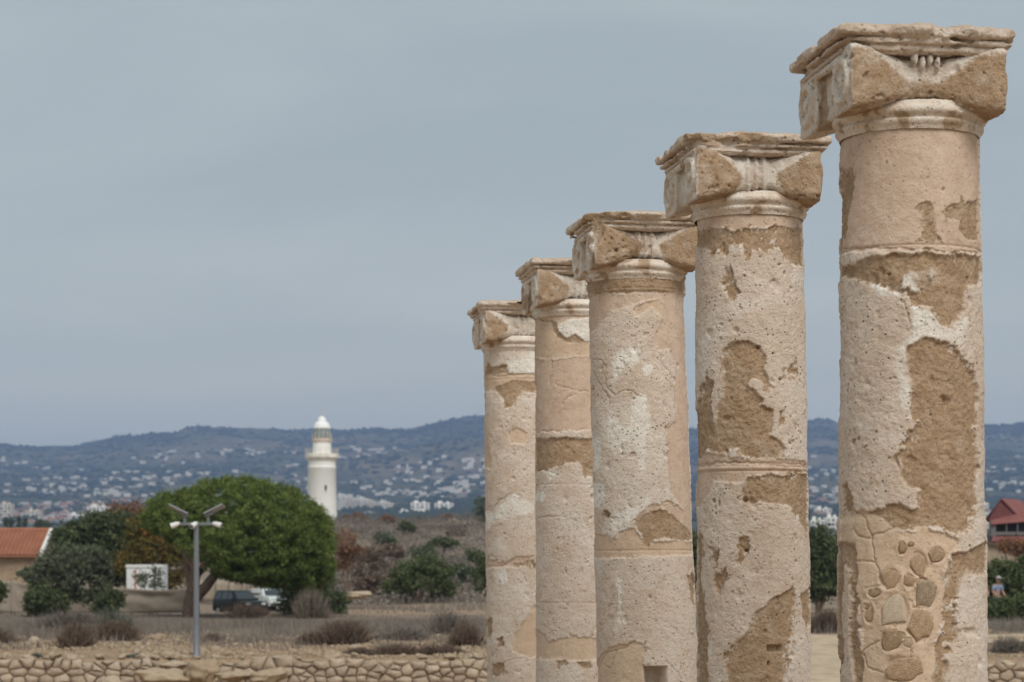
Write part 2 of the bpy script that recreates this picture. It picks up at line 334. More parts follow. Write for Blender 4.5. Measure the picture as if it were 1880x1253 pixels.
 4: [
  ('mortar',[(-90.4,4.346),(45.1,4.321),(44.6,4.007),(-1.5,4.013),(-34.2,3.989),(-90.4,4.042)]),
  ('white',[(-27.9,4.257),(-11.5,4.297),(31.5,4.315),(31.3,4.145),(11.6,4.129),(-1.4,4.183),(-14.3,4.155),(-25.1,4.214)]),
  ('stone',[(-65.7,4.324),(-27.9,4.279),(-25.1,4.214),(-14.3,4.155),(-1.4,4.183),(11.6,4.134),(3.7,4.119),(-14.4,4.127),(-28.0,4.172),(-40.2,4.276)]),
  ('pink',[(-90.4,4.028),(-34.2,3.986),(-1.5,4.006),(44.6,4.021),(43.7,3.437),(-12.5,3.432),(-90.4,3.436)]),
  ('stone',[(-90.4,3.393),(-23.4,3.376),(43.6,3.38),(43.2,3.148),(13.0,3.078),(10.4,3.144),(2.7,3.198),(-23.6,3.171),(-49.2,3.117),(-90.4,3.126)]),
  ('stone',[(7.6,3.201),(38.7,3.204),(38.5,3.078),(23.4,3.079),(10.0,3.103)]),
  ('white',[(-52.3,3.108),(-31.9,3.147),(-26.2,3.09),(-38.1,3.064)]),
  ('white',[(-75.4,2.986),(-45.0,2.953),(-52.7,2.898),(-90.6,2.903)]),
  ('stone',[(-30.9,1.637),(-17.1,1.653),(-12.0,1.625),(-28.1,1.589)]),
  ('stone',[(-1.8,1.639),(18.9,1.641),(20.2,1.596),(8.3,1.58)]),
  ('pink',[(-90.4,1.909),(-50.5,1.845),(-45.0,1.789),(-64.7,1.741),(-90.4,1.767)]),
  ('mortar',[(-90.4,1.739),(-45.0,1.789),(-16.9,1.834),(36.7,1.818),(36.5,1.65),(-90.4,1.653)]),
 ],
 5: [
  ('white',[(-19.2,4.216),(26.6,4.283),(77.3,4.303),(75.5,4.105),(-1.4,4.077),(-13.3,4.094)]),
  ('stone',[(-61.3,4.197),(-53.0,4.161),(-19.3,4.168),(-17.0,4.094),(-19.5,4.074),(-89.1,4.087),(-73.8,4.121)]),
  ('mortar',[(-89.1,4.095),(75.5,4.097),(74.7,4.006),(-22.9,3.99),(-44.6,3.946),(-89.1,3.947)]),
  ('stone',[(-22.9,4.006),(-7.4,4.028),(26.0,4.023),(74.8,4.023),(74.3,3.957),(7.2,3.926),(-4.8,3.858),(-15.5,3.774),(-24.0,3.795),(-28.1,3.86),(-35.0,3.911),(-48.9,3.964)]),
  ('mortar',[(-89.1,3.914),(-75.2,3.941),(-77.5,3.679),(-55.9,3.345),(-56.2,3.258),(-89.1,3.266)]),
  ('mortar',[(-20.6,3.583),(-2.3,3.614),(12.4,3.566),(6.2,3.468),(-14.6,3.469)]),
  ('white',[(-89.1,2.877),(-49.1,2.873),(-29.9,2.951),(-8.0,3.03),(21.4,2.934),(21.2,2.855),(-14.4,2.822),(-49.4,2.776),(-66.7,2.697),(-89.1,2.715)]),
  ('white',[(-50.9,2.327),(-24.6,2.359),(-21.7,2.247),(-35.1,2.215)]),
  ('pink',[(-89.1,2.391),(-68.0,2.439),(-27.7,2.415),(-12.1,2.455),(20.4,2.479),(20.2,2.391),(-6.4,2.375),(-61.4,2.359),(-89.1,2.358)]),
  ('stone',[(-9.3,2.407),(20.3,2.431),(20.2,2.378),(-3.5,2.375)]),
  ('mortar',[(-16.9,1.624),(-13.6,1.752),(19.4,2.023),(48.0,2.022),(46.7,1.588),(12.4,1.576)]),
  ('stone',[(-58.9,1.506),(-33.2,1.526),(-30.0,1.447),(-49.2,1.379),(-59.3,1.393)]),
  ('stone',[(-89.3,1.904),(-57.3,1.908),(-60.9,1.747),(-78.4,1.728)]),
  ('stone',[(-43.9,1.733),(-32.7,1.75),(-31.1,1.671),(-40.2,1.653)]),
 ],
}
EMBEDDED = [(-17.8,2.471,0.019,0.031,'t'),(-10.7,2.486,0.015,0.011,'t'),(9.9,2.439,0.037,0.034,'t'),(-4.8,2.396,0.034,0.058,'o'),(-11.6,2.325,0.028,0.032,'o'),(-27.3,2.337,0.042,0.044,'o'),(-41.3,2.273,0.034,0.021,'t'),(0.3,2.274,0.052,0.065,'g'),(-23.8,2.19,0.065,0.071,'w'),(-45.7,2.18,0.024,0.042,'o'),(-4.1,2.13,0.052,0.07,'o'),(-26.6,2.065,0.05,0.05,'t'),(-16.5,1.94,0.084,0.062,'o'),(-3.2,2.321,0.029,0.021,'b'),(-48.4,2.213,0.015,0.016,'t'),(-13.3,2.058,0.021,0.023,'b'),(-20.3,2.085,0.032,0.018,'b')]
HOLES = [(3,6.0,1.656,0.071,0.064,0.15,'s'),(2,2.7,3.593,0.014,0.009,0.02,'r'),(2,-33.9,3.203,0.031,0.022,0.014,'r'),(2,-49.3,2.751,0.012,0.014,0.03,'r'),(2,-42.3,2.737,0.008,0.02,0.03,'r'),(2,-13.4,2.756,0.019,0.019,0.03,'r'),(2,-12.8,2.474,0.016,0.012,0.03,'r'),(2,15.7,1.933,0.045,0.019,0.035,'s'),(2,8.8,1.853,0.005,0.016,0.03,'r'),(2,25.8,3.422,0.017,0.012,0.015,'r'),(2,45.7,3.502,0.014,0.022,0.015,'r'),(2,17.6,3.561,0.009,0.009,0.02,'r'),(2,33.4,4.009,0.009,0.014,0.02,'r'),(2,27.1,4.057,0.014,0.007,0.02,'r'),(2,-11.4,3.988,0.008,0.008,0.02,'r'),(2,36.4,3.066,0.006,0.014,0.02,'r'),(3,-49.6,2.733,0.025,0.025,0.03,'r'),(3,-92.1,2.85,0.01,0.025,0.02,'r'),(3,40.4,3.811,0.009,0.01,0.02,'r'),(3,-9.6,3.497,0.01,0.008,0.02,'r'),(3,52.9,3.728,0.01,0.018,0.02,'r'),(4,23.3,2.997,0.009,0.011,0.02,'r'),(4,22.6,2.916,0.017,0.028,0.02,'r'),(4,-16.3,2.343,0.007,0.034,0.012,'r'),(4,6.6,2.35,0.007,0.043,0.012,'r'),(4,1.0,3.04,0.006,0.006,0.012,'r'),(1,45.4,3.662,0.013,0.015,0.015,'r'),(1,-25.9,3.214,0.008,0.004,0.012,'r'),(1,-62.5,2.943,0.012,0.015,0.018,'r'),(1,-55.7,2.957,0.013,0.008,0.018,'r'),(1,6.0,3.054,0.008,0.007,0.012,'r'),(1,-27.3,3.673,0.012,0.007,0.012,'r'),(1,19.2,3.119,0.007,0.007,0.012,'r'),(1,-74.7,2.754,0.008,0.011,0.014,'r'),(1,18.8,4.043,0.008,0.012,0.012,'r'),(1,-28.9,4.166,0.005,0.008,0.012,'r'),(1,5.1,4.093,0.004,0.005,0.012,'r')]
CRACKS = [(1,[(-63.4,2.644),(-53.5,2.619),(-48.8,2.598),(-46.1,2.554),(-42.7,2.522),(-43.1,2.475),(-41.2,2.412),(-37.2,2.364),(-35.6,2.317)]),(1,[(-42.7,2.522),(-33.0,2.534),(-25.6,2.552)]),(1,[(-62.3,2.556),(-53.7,2.523),(-43.6,2.511)]),(1,[(-59.1,2.408),(-49.9,2.416),(-42.0,2.416)]),(1,[(-49.2,2.289),(-41.3,2.297),(-35.7,2.301)]),(1,[(22.6,2.522),(27.7,2.494)]),(1,[(-81.7,3.814),(-38.0,3.793),(-16.9,3.786),(-5.5,3.772),(15.2,3.769),(59.6,3.786)]),(1,[(-17.2,3.558),(-11.5,3.501),(-10.2,3.429)]),(1,[(-11.7,2.239),(-8.9,2.215),(0.9,2.207)]),(1,[(-52.5,2.01),(-45.1,2.039),(-36.7,2.056)]),(1,[(-11.9,2.05),(-9.9,1.987)]),(1,[(-51.5,1.998),(-48.8,1.951),(-33.8,1.926)]),(2,[(-94.7,2.945),(-47.7,2.955),(-21.4,2.96),(1.3,2.946),(25.5,2.937),(75.2,2.936)]),(2,[(-94.7,2.957),(-38.0,2.964),(-13.7,2.961),(9.0,2.952),(75.4,2.951)]),(3,[(25.1,3.854),(27.8,3.795),(24.5,3.744),(30.4,3.706),(39.0,3.668),(36.3,3.607),(40.4,3.528),(42.2,3.428)]),(3,[(-71.4,3.782),(-51.1,3.763),(-44.0,3.71),(-46.8,3.65),(-42.6,3.569),(-34.3,3.526),(-24.5,3.554),(-12.0,3.552),(-6.9,3.522),(-0.1,3.502)]),(3,[(-19.4,3.833),(-20.6,3.773),(-19.2,3.703)]),(3,[(28.1,3.305),(26.8,3.254),(29.2,3.155),(32.9,3.055),(31.2,2.955)]),(3,[(-0.2,3.841),(0.4,3.791),(-4.0,3.761)]),(3,[(-68.1,3.679),(-52.4,3.582),(-40.8,3.508),(-42.3,3.438)]),(3,[(-92.1,1.599),(-71.5,1.732),(-56.0,1.807),(-41.7,1.83),(-30.1,1.842),(-18.5,1.884),(-7.9,1.864),(-0.2,1.834)]),(3,[(-41.7,1.83),(-45.8,1.738),(-51.2,1.696),(-63.2,1.724)]),(3,[(20.2,1.751),(30.0,1.699),(38.6,1.637)]),(3,[(-18.3,2.291),(-11.0,2.321),(-12.6,2.352)]),(3,[(-31.4,3.696),(-20.1,3.688),(-14.6,3.722)]),(4,[(-37.4,3.99),(-37.5,3.905),(-40.9,3.806)]),(4,[(-28.5,3.789),(-12.2,3.765),(3.3,3.743),(19.2,3.738)]),(4,[(-20.3,3.631),(-17.6,3.674),(-7.0,3.701),(0.7,3.715)]),(4,[(-76.4,3.432),(-41.4,3.443),(-12.5,3.425),(13.4,3.446)]),(4,[(-90.6,3.145),(-44.7,3.128),(-26.2,3.09)]),(4,[(-76.3,2.76),(-45.3,2.77),(-15.8,2.769)]),(5,[(-89.3,2.877),(-82.6,2.893),(-53.9,2.873),(-42.6,2.928),(-29.8,2.975),(-8.0,3.038)]),(5,[(-79.5,2.375),(-27.8,2.383),(-12.2,2.439)]),(5,[(-68.0,2.455),(-58.0,2.479),(-43.9,2.455)]),(5,[(-1.4,1.992),(-0.0,1.944),(-7.3,1.912),(-9.0,1.832)]),(5,[(-36.8,1.526),(-8.1,1.56),(18.5,1.576)]),(5,[(-73.9,4.104),(-22.7,4.071),(26.1,4.088)])]
def column_material():
    k = NT('weathered_limestone_and_stucco', .93, .12)
    at_ = k.n('ShaderNodeAttribute', attribute_name='mask'); sp = k.n('ShaderNodeSeparateColor'); k.l(at_.outputs['Color'], sp.inputs[0])
    oi = k.n('ShaderNodeObjectInfo'); ad = k.n('ShaderNodeVectorMath', operation='ADD'); cx = k.n('ShaderNodeCombineXYZ')
    k.l(k.math('MULTIPLY', oi.outputs['Random'], 37.), cx.inputs[0]); k.l(k.tc.outputs['Object'], ad.inputs[0]); k.l(cx.outputs[0], ad.inputs[1]); v = ad.outputs[0]
    big = k.noise(3.0, 6, .66, v); mid = k.noise(13, 6, .68, v); fine = k.noise(85, 5, .7, v); grit = k.noise(240, 2, .6, v)
    # stucco: cream with paler and greyer clouds
    c = k.ramp(big, [(.26, (0.548, 0.421, 0.323)), (.46, (0.649, 0.524, 0.424)), (.58, (0.701, 0.592, 0.497)), (.76, (0.633, 0.532, 0.452))])
    c = k.mix(k.ramp(mid, [(.40, 0.), (.70, .6)]), c, (0.728, 0.628, 0.541))
    white = k.ramp(mid, [(.3, (.780, .715, .635)), (.7, (.900, .865, .805))])
    pink = k.ramp(mid, [(.25, (0.507, 0.367, 0.278)), (.5, (0.591, 0.446, 0.345)), (.75, (0.659, 0.521, 0.421))])
    mort = k.ramp(mid, [(.25, (0.560, 0.410, 0.290)), (.75, (0.659, 0.511, 0.385))])
    stone = k.ramp(mid, [(.22, (0.305, 0.202, 0.122)), (.48, (0.421, 0.290, 0.183)), (.72, (0.510, 0.370, 0.249))])
    stone = k.mix(k.ramp(fine, [(.33, .55), (.52, 0.)]), stone, (0.280, 0.187, 0.118))
    stone = k.mix(k.math('MULTIPLY', k.ramp(k.voro(95, vec=v), [(.16, 1.), (.30, 0.)]), k.ramp(k.noise(20, 2, .5, v), [(.42, 0.), (.56, .8)])), stone, (0.158, 0.102, 0.061))
    pale = k.noise(1.7, 5, .7, v, .6); c = k.mix(k.ramp(pale, [(.50, 0.), (.66, .75)]), c, (0.781, 0.709, 0.640)); c = k.mix(k.ramp(pale, [(.26, .45), (.42, 0.)]), c, (0.548, 0.410, 0.307))
    c = k.mix(at_.outputs['Alpha'], c, mort); c = k.mix(sp.outputs[2], c, pink); c = k.mix(sp.outputs[1], c, white); c = k.mix(sp.outputs[0], c, stone)
    # salt and pepper grain, pores coloured darker
    c = k.mix(k.ramp(fine, [(.27, .80), (.43, 0.)]), c, (0.269, 0.187, 0.121)); c = k.mix(k.ramp(k.noise(30, 4, .7, v), [(.30, .45), (.46, 0.)]), c, (0.359, 0.256, 0.172))
    c = k.mix(k.math('MULTIPLY', k.ramp(grit, [(.60, 0.), (.80, 1.)]), .35), c, (.72, .65, .56))
    pv = k.voro(34, vec=v); gate = k.ramp(k.noise(11, 4, .6, v), [(.46, 0.), (.56, 1.)])
    pit = k.math('MULTIPLY', k.ramp(pv, [(.13, 1.), (.24, 0.)]), gate)
    soft = k.math('SUBTRACT', 1., k.math('MULTIPLY', k.math('ADD', sp.outputs[2], at_.outputs['Alpha']), .6)); pit = k.math('MULTIPLY', k.math('MULTIPLY', pit, soft), k.math('SUBTRACT', 1., k.math('MULTIPLY', sp.outputs[0], .5)))
    c = k.mix(k.math('MULTIPLY', pit, .72), c, (.13, .085, .05))
    k.color(c)
    soft = k.math('SUBTRACT', 1., k.math('MULTIPLY', k.math('ADD', sp.outputs[2], at_.outputs['Alpha']), .55))
    h = k.math('ADD', k.math('MULTIPLY', mid, .25), k.math('MULTIPLY', fine, 1.1)); h = k.math('ADD', h, k.math('MULTIPLY', grit, .22))
    h = k.math('SUBTRACT', k.math('MULTIPLY', h, soft), k.math('MULTIPLY', pit, .55))
    k.bump(h, .85, .011)
    return k.m
M = {}
M['column'] = column_material()
def rock_material(name, a, b, c):
    k = NT(name, .95, .1); oi = k.n('ShaderNodeObjectInfo')
    base = k.ramp(oi.outputs['Random'], [(0., a), (.5, b), (1., c)])
    n = k.noise(5, 6, .62); f = k.noise(38, 4, .6)
    base = k.mix(k.ramp(n, [(.35, .55), (.62, 0.)]), base, tuple(q * .62 for q in a)); base = k.mix(k.ramp(f, [(.5, 0.), (.72, .45)]), base, tuple(min(1, q * 1.35) for q in c))
    k.color(base); k.bump(k.math('ADD', n, k.math('MULTIPLY', f, .4)), .9, .03); return k.m
M['wall_stone'] = rock_material('dry_limestone', (.34, .268, .196), (.42, .335, .25), (.50, .405, .31))
M['pale_stone'] = rock_material('pale_limestone', (.36, .27, .18), (.44, .34, .235), (.55, .45, .34))
def tint_leaf(name, lo, mid, hi, trans=.25):
    k = NT(name, .75, .15); a = k.n('ShaderNodeAttribute', attribute_name='tint')
    c = k.ramp(a.outputs['Fac'], [(0., lo), (.5, mid), (1., hi)]); k.color(c)
    tr = k.n('ShaderNodeBsdfTranslucent'); k.l(c, tr.inputs[0]); ms = k.n('ShaderNodeMixShader'); ms.inputs[0].default_value = trans
    o = k.t.nodes['Material Output']; k.l(k.b.outputs[0], ms.inputs[1]); k.l(tr.outputs[0], ms.inputs[2]); k.l(ms.outputs[0], o.inputs[0]); return k.m
M['pine'] = tint_leaf('pine_needles', (.074, .106, .024), (.136, .180, .044), (.205, .248, .074))
M['dark_leaf'] = tint_leaf('dark_evergreen_leaves', (.050, .066, .032), (.096, .118, .056), (.150, .172, .086))
M['olive_leaf'] = tint_leaf('olive_leaves', (.076, .092, .056), (.134, .152, .094), (.195, .210, .138))
M['green_leaf'] = tint_leaf('shrub_leaves', (.060, .080, .032), (.108, .134, .056), (.165, .186, .090))
M['autumn_leaf'] = tint_leaf('turning_leaves', (.075, .095, .026), (.155, .135, .038), (.300, .150, .040))
M['rust_leaf'] = tint_leaf('rust_coloured_twigs', (.135, .090, .062), (.225, .130, .078), (.360, .160, .070))
M['brown_dry'] = tint_leaf('dead_brown_stems', (.105, .074, .056), (.190, .138, .104), (.300, .228, .172))
M['grey_dry'] = tint_leaf('dry_grey_stems', (.150, .128, .108), (.235, .202, .170), (.330, .285, .240))
M['sage_leaf'] = tint_leaf('sage_green_stems', (.100, .108, .082), (.165, .172, .132), (.215, .220, .170))
M['straw'] = tint_leaf('dry_grass', (.155, .128, .102), (.245, .205, .165), (.350, .290, .225))
M['bark'] = simple_mat('bark', (.19, .135, .10), .95, .45, 9, bump=.02)
# ------------------------------------------------------------------ the five columns
# x of axis at top and 2.4 m lower, distance, radii at (top, middle, low), top of abacus
COLS = {1: (1.793, 1.808, 10.0, (.310, .325, .321), 4.724), 2: (1.336, 1.365, 12.5, (.304, .313, .322), 4.745), 3: (.836, .910, 15.0, (.319, .330, .341), 4.712),
        4: (.491, .508, 17.5, (.312, .316, .320), 4.748), 5: (.0566, .0886, 20.0, (.314, .318, .316), 4.718)}
STEP = {1: .0048, 2: .0055, 3: .0064, 4: .0076, 5: .0085}
GROUND_NEAR = .75
KIND_H = {'stone': -.016, 'white': -.001, 'pink': -.007, 'mortar': -.007}
def make_shaft(ci, root, cap_z):
    xt, xb, Y, rad, ztop = COLS[ci]; st = STEP[ci]; seed = ci * 13.7
    base = GROUND_NEAR - .05; low = {1: 1.75, 2: 1.6, 3: 1.45, 4: 1.3, 5: 1.15}[ci]
    zs = np.concatenate([np.linspace(base, low, 24)[:-1], np.arange(low, cap_z + .03, st)])
    fr = np.arange(-100, 100, math.degrees(st / .32)); bk = np.arange(100, 260, 5.)
    th = np.radians(np.concatenate([fr, bk])); nt_, nz = len(th), len(zs)
    T, Z = np.meshgrid(th, zs, indexing='xy')                       # rows z, cols theta
    R0 = np.interp(Z, [base, low, 3.2, cap_z], [rad[2] + .004, rad[2], rad[1], rad[0]])
    sx, cy = np.sin(T), -np.cos(T)
    X3, Y3 = sx * .32 + seed, cy * .32
    Td = np.degrees(T); S = Td * math.pi / 180 * .32                  # arc length
    # ragged outlines: wobble the survey coordinates
    wS = S + .016 * fbm(X3, Y3, Z, 9, 2) + .012 * fbm(X3 + 5, Y3, Z, 28, 3); wZ = Z + .016 * fbm(X3, Y3 + 8, Z, 9, 2) + .012 * fbm(X3, Y3, Z + 9, 28, 3)
    soft_n = fbm(X3 + 3, Y3, Z, 5, 2); speck = (1.4 * fbm(X3 - 7, Y3, Z, 26, 4, .65)) * (.35 + sstep(-.1, .3, fbm(X3 + 50, Y3, Z, 4, 2)))
    H = np.zeros_like(Z); mask = np.zeros(Z.shape + (4,), dtype=np.float32)
    ch = {'stone': 0, 'white': 1, 'pink': 2, 'mortar': 3}
    for kind, poly in PATCHES[ci]:
        pl = [(a * math.pi / 180 * .32, b) for a, b in poly]
        lo = min(p[1] for p in pl) - .08; hi = max(p[1] for p in pl) + .08
        rows = np.nonzero((zs >= lo) & (zs <= hi))[0]
        if len(rows) == 0: continue
        r0, r1 = rows[0], rows[-1] + 1
        d = sd_poly(wS[r0:r1], wZ[r0:r1], pl)
        ed = (.0030 + .020 * sstep(-.05, .30, soft_n[r0:r1])) * (2.2 if kind == 'white' else 1.6 if kind in ('pink', 'mortar') else 1.)
        m = sstep(ed, -ed, d + (.085 if kind == 'stone' and ci == 2 else .050 if kind == 'stone' else .034 if kind == 'white' else .028) * speck[r0:r1])
        sub = mask[r0:r1]; sub *= (1 - m)[..., None]; sub[..., ch[kind]] = np.maximum(sub[..., ch[kind]], m)
        mh = sstep(.006, -.006, d + .016 * speck[r0:r1]); h = KIND_H[kind]; prev = H[r0:r1]
        H[r0:r1] = prev * (1 - mh) + h * mh
    # the sides that face away: more patches of bare stone
    back = sstep(80, 100, np.abs(Td)); bs = sstep(.05, .12, fbm(X3, Y3, Z, 2.2, 4)) * back
    mask[..., 0] = np.maximum(mask[..., 0], bs); H += -.014 * bs
    mask[..., 0] *= np.clip(.98 + .55 * fbm(X3 + 70, Y3, Z, 12, 4, .65), .55, 1.)
    stone = mask[..., 0]; smooth = np.clip(mask[..., 2] + mask[..., 3], 0, 1)
    low_f = fbm(X3, Y3, Z, 3.1, 3); mid_f = fbm(X3, Y3, Z, 14, 3); fine = fbm(X3, Y3, Z, 46, 2)
    H += .010 * low_f + mid_f * (.0042 + .004 * stone - .001 * smooth) + fine * (.0036 + .003 * stone - .002 * smooth)
    # worm holes and pores: thresholded noise cuts small cavities
    pr = fbm(X3 + 31, Y3, Z, 30, 2); H -= .011 * sstep(.38, .54, pr) * (1 - .75 * smooth) * sstep(-.1, .25, soft_n)
    pr2 = fbm(X3 - 31, Y3, Z * .8, 11, 2); H -= .011 * sstep(.38, .56, pr2) * (1 - .8 * smooth)
    for c, a, z, w_, h_, dep, shape in HOLES:
        if c != ci: continue
        dx = (S - a * math.pi / 180 * .32) / w_; dz = (Z - z) / h_
        if shape == 's': m = sstep(1.08, .9, np.maximum(np.abs(dx), np.abs(dz)))
        else: m = sstep(1.1, .45, np.sqrt(dx * dx + dz * dz) + .25 * mid_f)
        H -= dep * m
    for c, pts in CRACKS:
        if c != ci: continue
        d = sd_line(wS, wZ, [(a * math.pi / 180 * .32, z) for a, z in pts]); H -= .009 * np.exp(-(d / (.0022 + .22 * st)) ** 2)
    if ci == 1:
        for a, z, w_, h_, tone in EMBEDDED:
            q = np.sqrt(((S - a * math.pi / 180 * .32) / w_) ** 2 + ((Z - z) / h_) ** 2) + .25 * mid_f; H += .004 * np.exp(-((q - 1.25) / .3) ** 2) - .004 * sstep(1.02, .9, q)
    if ci == 2: H += .006 * np.exp(-((Z - 2.93) / .006) ** 2)
    # drum joints round the whole shaft
    for zj in {1: (3.80,), 2: (2.915,), 3: (4.235, 2.49), 4: (3.02, 2.1), 5: (4.05, 2.43)}[ci]:
        H -= .006 * np.exp(-((Z - zj + .004 * low_f) / .004) ** 2)
    if ci == 3: H += .016 * sstep(4.20, 4.225, Z)
    if ci == 1: H += .010 * sstep(2.62, 2.58, Z) * sstep(30, 70, np.abs(Td))
    rr = R0 + H
    xa = np.interp(Z, [cap_z - 2.4, cap_z], [xb, xt]) + np.minimum(0, Z - (cap_z - 2.4)) * (xt - xb) / 2.4 * .5 - xt
    V = np.stack([xa + rr * sx, rr * cy, Z - cap_z], -1).reshape(-1, 3)
    i = np.arange(nz - 1)[:, None] * nt_; j = np.arange(nt_)[None, :]; jn = (j + 1) % nt_
    Fq = np.stack([i + j, i + jn, i + nt_ + jn, i + nt_ + j], -1).reshape(-1, 4)
    o = mesh_obj('shaft', V, Fq, M['column'], root, smooth=True)
    set_color_attr(o.data, 'mask', mask.reshape(-1, 4))
    return o, (lambda a, z: (math.radians(a), z))

def weather(v, f, seed, amp=1.):
    n = vnormals(v, f); x, y, z = v[:, 0] + seed, v[:, 1], v[:, 2]
    d = .010 * fbm(x, y, z, 6, 3) + .006 * fbm(x, y, z, 22, 3) + .004 * fbm(x, y, z, 60, 2)
    d -= .013 * sstep(.32, .5, fbm(x + 9, y, z, 26, 2))
    return v + n * (d * amp)[:, None]
def grid(lo, hi, h):
    ax = [np.arange(a, b + h, h, dtype=np.float32) for a, b in zip(lo, hi)]
    return (*np.meshgrid(*ax, indexing='ij'), lo)
def box_sd(x, y, z, hx, hy, z0, z1, r=.008):
    qx, qy, qz = np.abs(x) - hx + r, np.abs(y) - hy + r, np.abs(z - (z0 + z1) / 2) - (z1 - z0) / 2 + r
    return np.sqrt(np.maximum(qx, 0) ** 2 + np.maximum(qy, 0) ** 2 + np.maximum(qz, 0) ** 2) + np.minimum(np.maximum(qx, np.maximum(qy, qz)), 0) - r
def smin(a, b, k): h = np.clip(.5 + .5 * (b - a) / k, 0, 1); return b * (1 - h) + a * h - k * h * (1 - h)
CAPS = {  # left and right inner limit of the bare stone on the cushion, chipped corners (x, y, z, radius), top lump
    1: dict(apex=(-.30, -.30), vee=True, chips=[(.42, -.44, .40, .05)], lump=(.05, .040), bands=.004),
    2: dict(apex=(.085, .12), vee=False, chips=[(-.44, -.44, .33, .13), (-.25, -.44, .37, .09), (-.08, -.46, .36, .085), (.44, -.38, .10, .06), (.43, -.42, .20, .035)], lump=(.0, .030), bands=.016),
    3: dict(apex=(.02, .10), vee=False, chips=[(-.43, -.43, .30, .16), (-.33, -.46, .345, .10), (-.18, -.47, .33, .085), (-.44, -.2, .34, .06), (-.40, -.30, .07, .08)], lump=(.03, .022), bands=.016),
    4: dict(apex=(.10, .2), vee=False, chips=[(-.36, -.42, .06, .06), (-.42, .3, .12, .07)], lump=(.0, .022), bands=.016),
    5: dict(apex=(.15, .2), vee=False, chips=[(-.42, .1, .10, .06), (-.38, -.40, .20, .04)], lump=(.02, .025), bands=.016)}
def make_capital(ci, root):
    P = CAPS[ci]; h = {1: .0058, 2: .0066, 3: .0078, 4: .0092, 5: .0100}[ci]; seed = ci * 5.3 + 40
    cap = empty('capital', (0, 0, 0), R(8.8)); cap.parent = root; off = {1: -.042, 2: -.042}.get(ci, 0.)
    def finish(name, F, lo, sdo, kind):
        v, f = surface_nets(F, lo, h); v = weather(v, f, seed, 1.0); n = len(v); x, y, z = v.T.copy()
        m = np.zeros((n, 4), dtype=np.float32); wob = .03 * fbm(x + seed, y, z, 9, 3) + .012 * fbm(x + seed, y, z, 40, 2)
        if kind == 'abacus':
            m[:, 0] = sstep(.05, .25, fbm(x + seed, y, z, 5, 4)) * .3
            m[:, 0] = np.maximum(m[:, 0], .55 * sstep(.375, .40, z))
            for cx_, cy_, cz_, cr_ in P['chips']: m[:, 0] = np.maximum(m[:, 0], .85 * sstep(cr_ + .03, cr_ + .005, np.sqrt((x - cx_) ** 2 + (y - cy_) ** 2 + (z - cz_) ** 2)))
        else:
            ax = np.abs(x); zc = .175; apex = np.where(x < 0, P['apex'][0], P['apex'][1])
            tri = ax - apex - 1.5 * np.maximum(z - .19, 0) - .55 * np.maximum(.15 - z, 0) + wob
            if P['vee']: tri = np.minimum((.292 - .125 * sstep(.30, .03, ax)) - z + wob * .7, z - (.028 + .075 * sstep(.32, .05, ax)) + wob * .7)
            front = sstep(-.10, -.2, y)
            m[:, 0] = sstep(-.012, .012, tri + .02 * fbm(x + seed, y, z, 55, 3)) * np.clip(.9 + .7 * fbm(x - seed, y, z, 14, 3), .5, 1) * front * sstep(-.355, -.340, x)
            m[:, 1] = (1 - m[:, 0]) * np.clip(.45 + 1.2 * fbm(x + seed, y, z, 7, 3), 0, .9) * sstep(.0, .05, z)
            m[:, 0] = np.maximum(m[:, 0], sstep(.12, .2, fbm(x + seed, y, z, 4, 3)) * .8 * (1 - front))
        v[:, 0] += off; o = mesh_obj(name, v, f, M['column'], cap, smooth=True); set_color_attr(o.data, 'mask', m); return o
    def chip(F, x, y, z):
        for cx_, cy_, cz_, cr_ in P['chips']:
            d = np.sqrt((x - cx_) ** 2 + (y - cy_) ** 2 + (z - cz_) ** 2) - cr_; F = -smin(-F, d, .012)
        return F
    # abacus: two fillets with a groove between them and a worn, swelling upper bed
    x, y, z, lo = grid((-.45, -.45, .27), (.45, .45, .48), h)
    F = box_sd(x, y, z, .410, .410, .350, .398, .016)
    F = smin(F, box_sd(x, y, z, .387, .387, .322, .342, .006), .002); F = smin(F, box_sd(x, y, z, .366, .366, .292, .316, .006), .002); F = smin(F, box_sd(x, y, z, .352, .352, .285, .36, .004), .002)
    lx, lz = P['lump']; d = np.sqrt(((x - lx) / .36) ** 2 + ((y + .1) / .34) ** 2 + ((z - .378) / (lz + .020 + .02 * fbm(x, y, seed, 7, 2))) ** 2) - 1; F = smin(F, d * .05, .015)
    F = F + np.minimum(.013, .040 * np.maximum(0, fbm(x + seed, y, z, 7, 2) - .08)) + .006 * fbm(x - seed, y, z, 4, 1); F = np.minimum(F, box_sd(x, y, z, .34, .34, .29, .39, .02)); F = chip(F, x, y, z); finish('abacus', F, lo, None, 'abacus')
    # cushion: two bolsters, pinched at the middle, joined by the block over the echinus; scroll ends on the short sides
    x, y, z, lo = grid((-.40, -.42, .0), (.40, .42, .32), h)
    t = np.clip(np.abs(x) / .35, 0, 1); tt = sstep(.06, 1.0, t)
    hb = .084 + .058 * tt; hd = .060 + .076 * tt; zc = .186 - .010 * tt; pw = 2.8 + 7 * tt ** 1.5
    ya = np.abs(y) - .255
    ridge = P['bands'] * (np.cos(np.clip(np.abs(x) / .066, 0, 1) * math.pi * 3) * .5 + .8) * sstep(.075, .066, np.abs(x))
    q = (np.abs(ya / (hd + ridge)) ** pw + np.abs((z - zc) / (hb + ridge)) ** pw) ** (1 / pw) - 1
    F = q * (hd * .9); F = np.maximum(F, np.abs(x) - .352)
    F = smin(F, box_sd(x, y, z, .318, .27, .06, .31, .02), .012)
